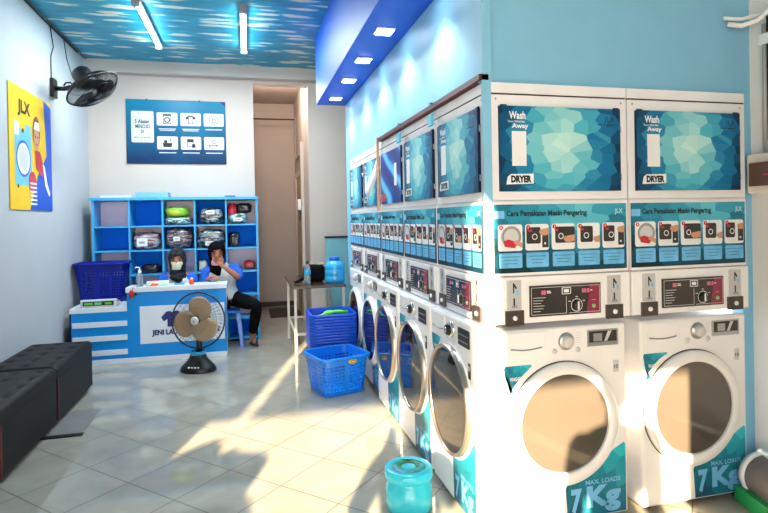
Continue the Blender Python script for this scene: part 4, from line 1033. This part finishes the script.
def scarf(parent, T, m, chest):
    mb = MB(); mb.T = T; N = 48
    lv = [(.001, .001, .128, 0), (.035, .045, .124, 0), (.062, .075, .108, 0), (.079, .096, .082, 0), (.087, .106, .055, 0), (.090, .109, .030, 0), (.091, .110, .005, 0), (.089, .108, -.020, 0), (.085, .106, -.045, 0), (.081, .102, -.070, 0), (.077, .097, -.092, 0), (.074, .088, -.115, .0), (.078, .080, -.145, .0), (.092, .088, -.165, .0), (.098, .104, -.19, .0)]
    rings = []
    for k, (rx, ry, z, oy) in enumerate(lv):
        pts = []
        for i in range(N):
            a = 2*PI*i/N; w_ = 1+(.03 if k < 11 else .07)*math.sin(a*7+k*.8)*(k > 2)
            fr = max(0, -math.sin(a))**4; dz = -.05*fr if k > 13 else 0
            pts.append((rx*math.cos(a)*w_, ry*math.sin(a)*w_+.008, z+.006*math.sin(a*3+k)*(k > 2)+dz))
        rings.append(mb._v(pts))
    for k in range(len(lv)-1):
        for i in range(N):
            a = math.degrees(2*PI*(i+.5)/N); face = abs(((a-270+180) % 360)-180)
            zz = (lv[k][2]+lv[k+1][2])/2
            if (face/47)**2+((zz+.015)/.082)**2 < 1: continue
            j = (i+1) % N; mb.face([rings[k]+i, rings[k+1]+i, rings[k+1]+j, rings[k]+j], m, True)
    return mb.build('headscarf', parent, solid=.006)
def mask(parent, T, m, dz=0, tiltx=0):
    mb = MB(); mb.T = T; pts = []
    for j in range(7):
        z = -.012-.085*j/6+dz
        for i in range(13):
            a = math.radians(-58+116*i/12); bul = .010*math.cos(a*1.4)*math.sin(PI*j/6)
            rx = .080*(1-.12*j/6); pts.append((rx*math.sin(a), -(.092+bul+.014*math.exp(-(a/.35)**2-((j-1)/2)**2))*math.cos(a)+.0, z))
    b = mb._v(pts)
    for j in range(6):
        for i in range(12): mb.face([b+j*13+i, b+j*13+i+1, b+(j+1)*13+i+1, b+(j+1)*13+i], m, True)
    for s in (-1, 1): mb.tube([(s*.068, -.05, -.03+dz), (s*.078, .0, -.005), (s*.07, .01, -.04)], .002, m, 5)
    return mb.build('face_mask', parent, solid=.003)
def hand(chains, wrist, d, up, side, curl=.5, L=.165):
    """palm and five fingers rooted inside the palm; returns skin chains"""
    d = Vector(d).normalized(); n = Vector(up).normalized(); s = d.cross(n).normalized()*side; n = s.cross(d).normalized()*side
    w_ = Vector(wrist); pc = w_+d*.045; pe = w_+d*.080
    chains.append([(tuple(w_), .024), (tuple(pc), (.030))])
    res = []
    for i, (off, ln) in enumerate(((-.027, .070), (-.009, .080), (.009, .075), (.026, .058))):
        k = pe+s*off; a = k+(d*math.cos(curl*.5)-n*math.sin(curl*.5))*ln*.45; b = a+(d*math.cos(curl*1.4)-n*math.sin(curl*1.4))*ln*.33; c = b+(d*math.cos(curl*2.2)-n*math.sin(curl*2.2))*ln*.26
        res.append([(tuple(w_+d*.03+s*off*.6), .011), (tuple(k), .0105), (tuple(a), .009), (tuple(b), .008), (tuple(c), .007)])
    th0 = w_+d*.02-s*.02; th1 = w_+d*.045-s*.048-n*.01; th2 = th1+(d*.8-s*.25-n*.3).normalized()*.032; th3 = th2+(d*.9-n*.3).normalized()*.024
    res.append([(tuple(th0), .012), (tuple(th1), .0115), (tuple(th2), .010), (tuple(th3), .008)])
    return res
def person(label, J, facing, shirt_m, sleeve_m, scarf_m, mask_m=None, mask_dz=0, headrot=(0, 0), sleeves=('long', 'long'), chest=.0, cat='person', hair=False, shoe='sandal', nohand=()):
    t = thing('person', label, cat, (J['pelvis'][0], J['pelvis'][1], 0))
    O = Vector(t.location)
    L = lambda p: tuple(Vector(p)-O)
    pel, ch, nk, hd = L(J['pelvis']), L(J['chest']), L(J['neck']), L(J['head'])
    chains = [[(pel, .12), (lerp(pel, ch, .5), .105), (ch, .125), (lerp(ch, nk, .75), .07), (nk, .048), (lerp(nk, hd, .6), .045)]]
    sp = [[(lerp(pel, ch, -.12), .150), (pel, .150), (lerp(pel, ch, .5), .125), (ch, .145), (lerp(ch, nk, .7), .085), (lerp(ch, nk, .95), .058)]]
    tp = [[(pel, .14), (lerp(pel, ch, .25), .125)]]
    fingers = []; sl = [[], []]
    for si, s in enumerate(('l', 'r')):
        sh, el, wr = L(J['sh_'+s]), L(J['el_'+s]), L(J['wr_'+s])
        chains.append([(ch, .125), (sh, .052), (lerp(sh, el, .5), .043), (el, .036), (lerp(el, wr, .4), .036), (wr, .022)])
        sp.append([(ch, .145), (sh, .074)])
        sl[si] = [[(lerp(ch, sh, .45), .085), (sh, .084), (lerp(sh, el, .5), .066), (lerp(sh, el, .92), .058)]+([(el, .056), (lerp(el, wr, .5), .050), (lerp(el, wr, .93), .038)] if sleeves[si] == 'long' else [(lerp(el, wr, .08), .048)])]
        hip, kn, an = L(J['hip_'+s]), L(J['kn_'+s]), L(J['an_'+s]); ft = L(J['ft_'+s])
        chains.append([(pel, .12), (hip, .085), (lerp(hip, kn, .5), .072), (kn, .054), (lerp(kn, an, .35), .052), (an, .033), (lerp(an, ft, .5), .034), (ft, .024)])
        tp.append([(pel, .14), (hip, .100), (lerp(hip, kn, .5), .088), (kn, .070), (lerp(kn, an, .35), .066), (lerp(kn, an, .88), .052)])
        if s in nohand: continue
        d = Vector(wr)-Vector(el); fingers.append((wr, J.get('hd_'+s, tuple(d)), J.get('up_'+s, (0, -1, 0)), 1 if s == 'l' else -1, J.get('curl_'+s, .6)))
    hc = []
    for wr, d, up, side, cu in fingers: hc += hand(chains, wr, d, up, side, cu)
    body = skin('body', chains, 'skin', t, 2)
    for i, (wr, d, up, side, cu) in enumerate(fingers):
        grp = hc[i*5:(i+1)*5]
        # fingers merge with the palm in one skinned piece
        root = (tuple(Vector(wr)+Vector(d).normalized()*.02), .022)
        for f in grp: f[0] = (f[0][0], f[0][1])
        skin('hand', [[root, f[0]]+f[1:] for f in grp], 'skin', body, 1)
    skin('shirt', sp, shirt_m, t, 2)
    for a in sl: skin('sleeve', a, sleeve_m, t, 2)
    skin('trousers', tp, 'trouser', t, 2)
    T = Matrix.Translation(Vector(hd)) @ Matrix.Rotation(facing+headrot[0], 4, 'Z') @ Matrix.Rotation(headrot[1], 4, 'X')
    hdo = head(body, None, T)
    if scarf_m: scarf(t, T, scarf_m, chest)
    else:
        h = MB(); h.T = T; h.sphere((0, .012, .022), 1, 'hijab', 24, 18, fn=lambda p, q: Vector((p.x*.084, p.y*.098, p.z*.108))); h.build('hair', t)
    if mask_m: mask(t, T, mask_m, mask_dz)
    for s in ('l', 'r'):
        an, ft = Vector(L(J['an_'+s])), Vector(L(J['ft_'+s])); d = (ft-an); d.z = 0; d.normalize(); n = Vector((-d.y, d.x, 0)); heel = an-d*.04; toe = ft+d*.035
        mb = MB(); pr = [heel+n*.03, heel-n*.03, an+(ft-an)*.5-n*.036, toe-n*.034, toe+d*.012, toe+n*.034, an+(ft-an)*.5+n*.036]
        b0 = mb._v([(p.x, p.y, .002) for p in pr]); b1 = mb._v([(p.x, p.y, .020) for p in pr]); k = len(pr)
        for i in range(k): mb.face([b0+i, b0+(i+1) % k, b1+(i+1) % k, b1+i], 'black')
        mb.face([b1+i for i in range(k)], 'black'); mb.face([b0+i for i in range(k)][::-1], 'black')
        m0 = an+(ft-an)*.75
        mb.tube([m0-n*.036+Vector((0, 0, .02-m0.z)), m0-n*.025+Vector((0, 0, .062-m0.z)), m0+n*.025+Vector((0, 0, .062-m0.z)), m0+n*.036+Vector((0, 0, .02-m0.z))], .010, 'brownp', 6)
        mb.build('sandal', t)
    return t
# woman on the stool to the right of the counter
YW = 6.42
J = dict(pelvis=(-.235, YW, .55), chest=(-.295, YW-.02, .80), neck=(-.315, YW-.03, .935), head=(-.338, YW-.07, 1.055),
         sh_r=(-.455, YW-.03, .865), el_r=(-.475, YW-.09, .68), wr_r=(-.42, YW-.20, .79), hd_r=(.3, -.3, .1), up_r=(0, 0, 1),
         sh_l=(-.145, YW-.03, .875), el_l=(-.10, YW-.13, .775), wr_l=(-.272, YW-.20, .915), hd_l=(-.62, .12, .72), up_l=(-.4, 1, .2), curl_l=.7,
         hip_l=(-.16, YW-.03, .53), kn_l=(.085, 6.15, .475), an_l=(.03, YW-.02, .085), ft_l=(.055, YW-.14, .035),
         hip_r=(-.31, YW-.04, .53), kn_r=(-.29, 6.06, .48), an_r=(-.30, 6.33, .085), ft_r=(-.30, 6.20, .035))
person('woman in black headscarf sitting on a stool, hand at her pink face mask', J, 0, 'shirt', 'sleeve', 'hijab', 'maskp', -.028, (.12, .12), ('short', 'long'))
# fix: left arm sleeve is the short one, its forearm is bare
J = dict(pelvis=(-.745, 6.42, .50), chest=(-.75, 6.41, .74), neck=(-.75, 6.40, .87), head=(-.752, 6.36, .995),
         sh_r=(-.905, 6.40, .80), el_r=(-.96, 6.34, .60), wr_r=(-.86, 6.14, .60), sh_l=(-.595, 6.40, .80), el_l=(-.59, 6.34, .60), wr_l=(-.64, 6.14, .60),
         hip_l=(-.66, 6.38, .47), kn_l=(-.62, 6.06, .49), an_l=(-.62, 6.16, .085), ft_l=(-.62, 6.05, .035),
         hip_r=(-.83, 6.38, .47), kn_r=(-.87, 6.06, .49), an_r=(-.87, 6.16, .085), ft_r=(-.87, 6.05, .035))
person('woman in patterned headscarf and cream face mask seated behind the counter', J, 0, 'shirt', 'sleeve', 'hijab2', 'maskc', .0, (0, .1))
def stool(label, x, y, h=.40):
    t = thing('plastic_stool', label, 'stool', (x, y, 0), 0, 'blue plastic stools')
    MB().box(-.14, .14, -.13, .13, h-.03, h, 'baskblue').build('seat', t, bevel=.012)
    for sx in (-1, 1):
        for sy in (-1, 1):
            mb = MB(); a = Vector((sx*.115, sy*.105, h-.03)); c = Vector((sx*.155, sy*.14, 0))
            u = Vector((.022, 0, 0)); v = Vector((0, .022, 0)); b = mb._v([a-u-v, a+u-v, a+u+v, a-u+v, c-u*.8-v*.8, c+u*.8-v*.8, c+u*.8+v*.8, c-u*.8+v*.8])
            for q in range(4): mb.face([b+q, b+(q+1) % 4, b+4+(q+1) % 4, b+4+q], 'baskblue')
            mb.face([b+4, b+5, b+6, b+7], 'baskblue'); mb.build('leg', t)
    return t
stool('blue plastic stool under the woman in the black headscarf', -.235, 6.44, .405)
stool('blue plastic stool under the woman behind the counter', -.745, 6.44, .345)
# the photographer shades the floor; an unseen bystander is added to shade the machines
def stander(x, y, s, label, arms_up):
    z = lambda v: v*s
    J = dict(pelvis=(x, y, z(.93)), chest=(x, y, z(1.25)), neck=(x, y, z(1.42)), head=(x, y-.01, z(1.56)))
    for q, sg in (('l', 1), ('r', -1)):
        J['sh_'+q] = (x+sg*.18, y, z(1.36))
        if arms_up: J['el_'+q] = (x+sg*.24, y+.10, z(1.13)); J['wr_'+q] = (x+sg*.10, y+.22, z(1.33))
        else: J['el_'+q] = (x+sg*.22, y, z(1.08)); J['wr_'+q] = (x+sg*.23, y+.05, z(.84))
        J['hip_'+q] = (x+sg*.09, y, z(.88)); J['kn_'+q] = (x+sg*.10, y+.02, z(.48)); J['an_'+q] = (x+sg*.11, y-.02, .085); J['ft_'+q] = (x+sg*.12, y+.12, .035)
    return person(label, J, PI, 'shirt', 'sleeve', None)
M['leaf'] = mat('dark_green_leaves', rgb(40, 90, 40), .6, vary=.4)
M['pot'] = mat('terracotta', rgb(150, 85, 60), .8)
t = thing('shade_shrub', 'round green shrub in a clay pot added out of view to shade the floor', 'plant', (-1.84, -1.15, 0))  # unseen shrub, added to block sun left of the floor patch
MB().lathe([(0, 0), (.20, 0), (.26, .34), (.28, .34), (.28, .38), (.24, .38), (.22, .32), (0, .32)], m='pot', n=24).build('pot', t)
MB().tube([(0, 0, .3), (.02, 0, .8), (0, .02, 1.1)], .035, 'wood', 8).build('trunk', t)
MB().sphere((0, 0, 1.04), .64, 'leaf', 60, 40, (1, .7, .95), lambda p, q: q*(1+.28*noise.noise(p*3.5)+.12*noise.noise(p*11))).build('foliage', t)
stander(-.22, -.42, .92, 'standing photographer in white shirt behind the camera', True)
stander(.57, -1.05, 1.13, 'bystander in white shirt, added unseen to shade the machines', False)
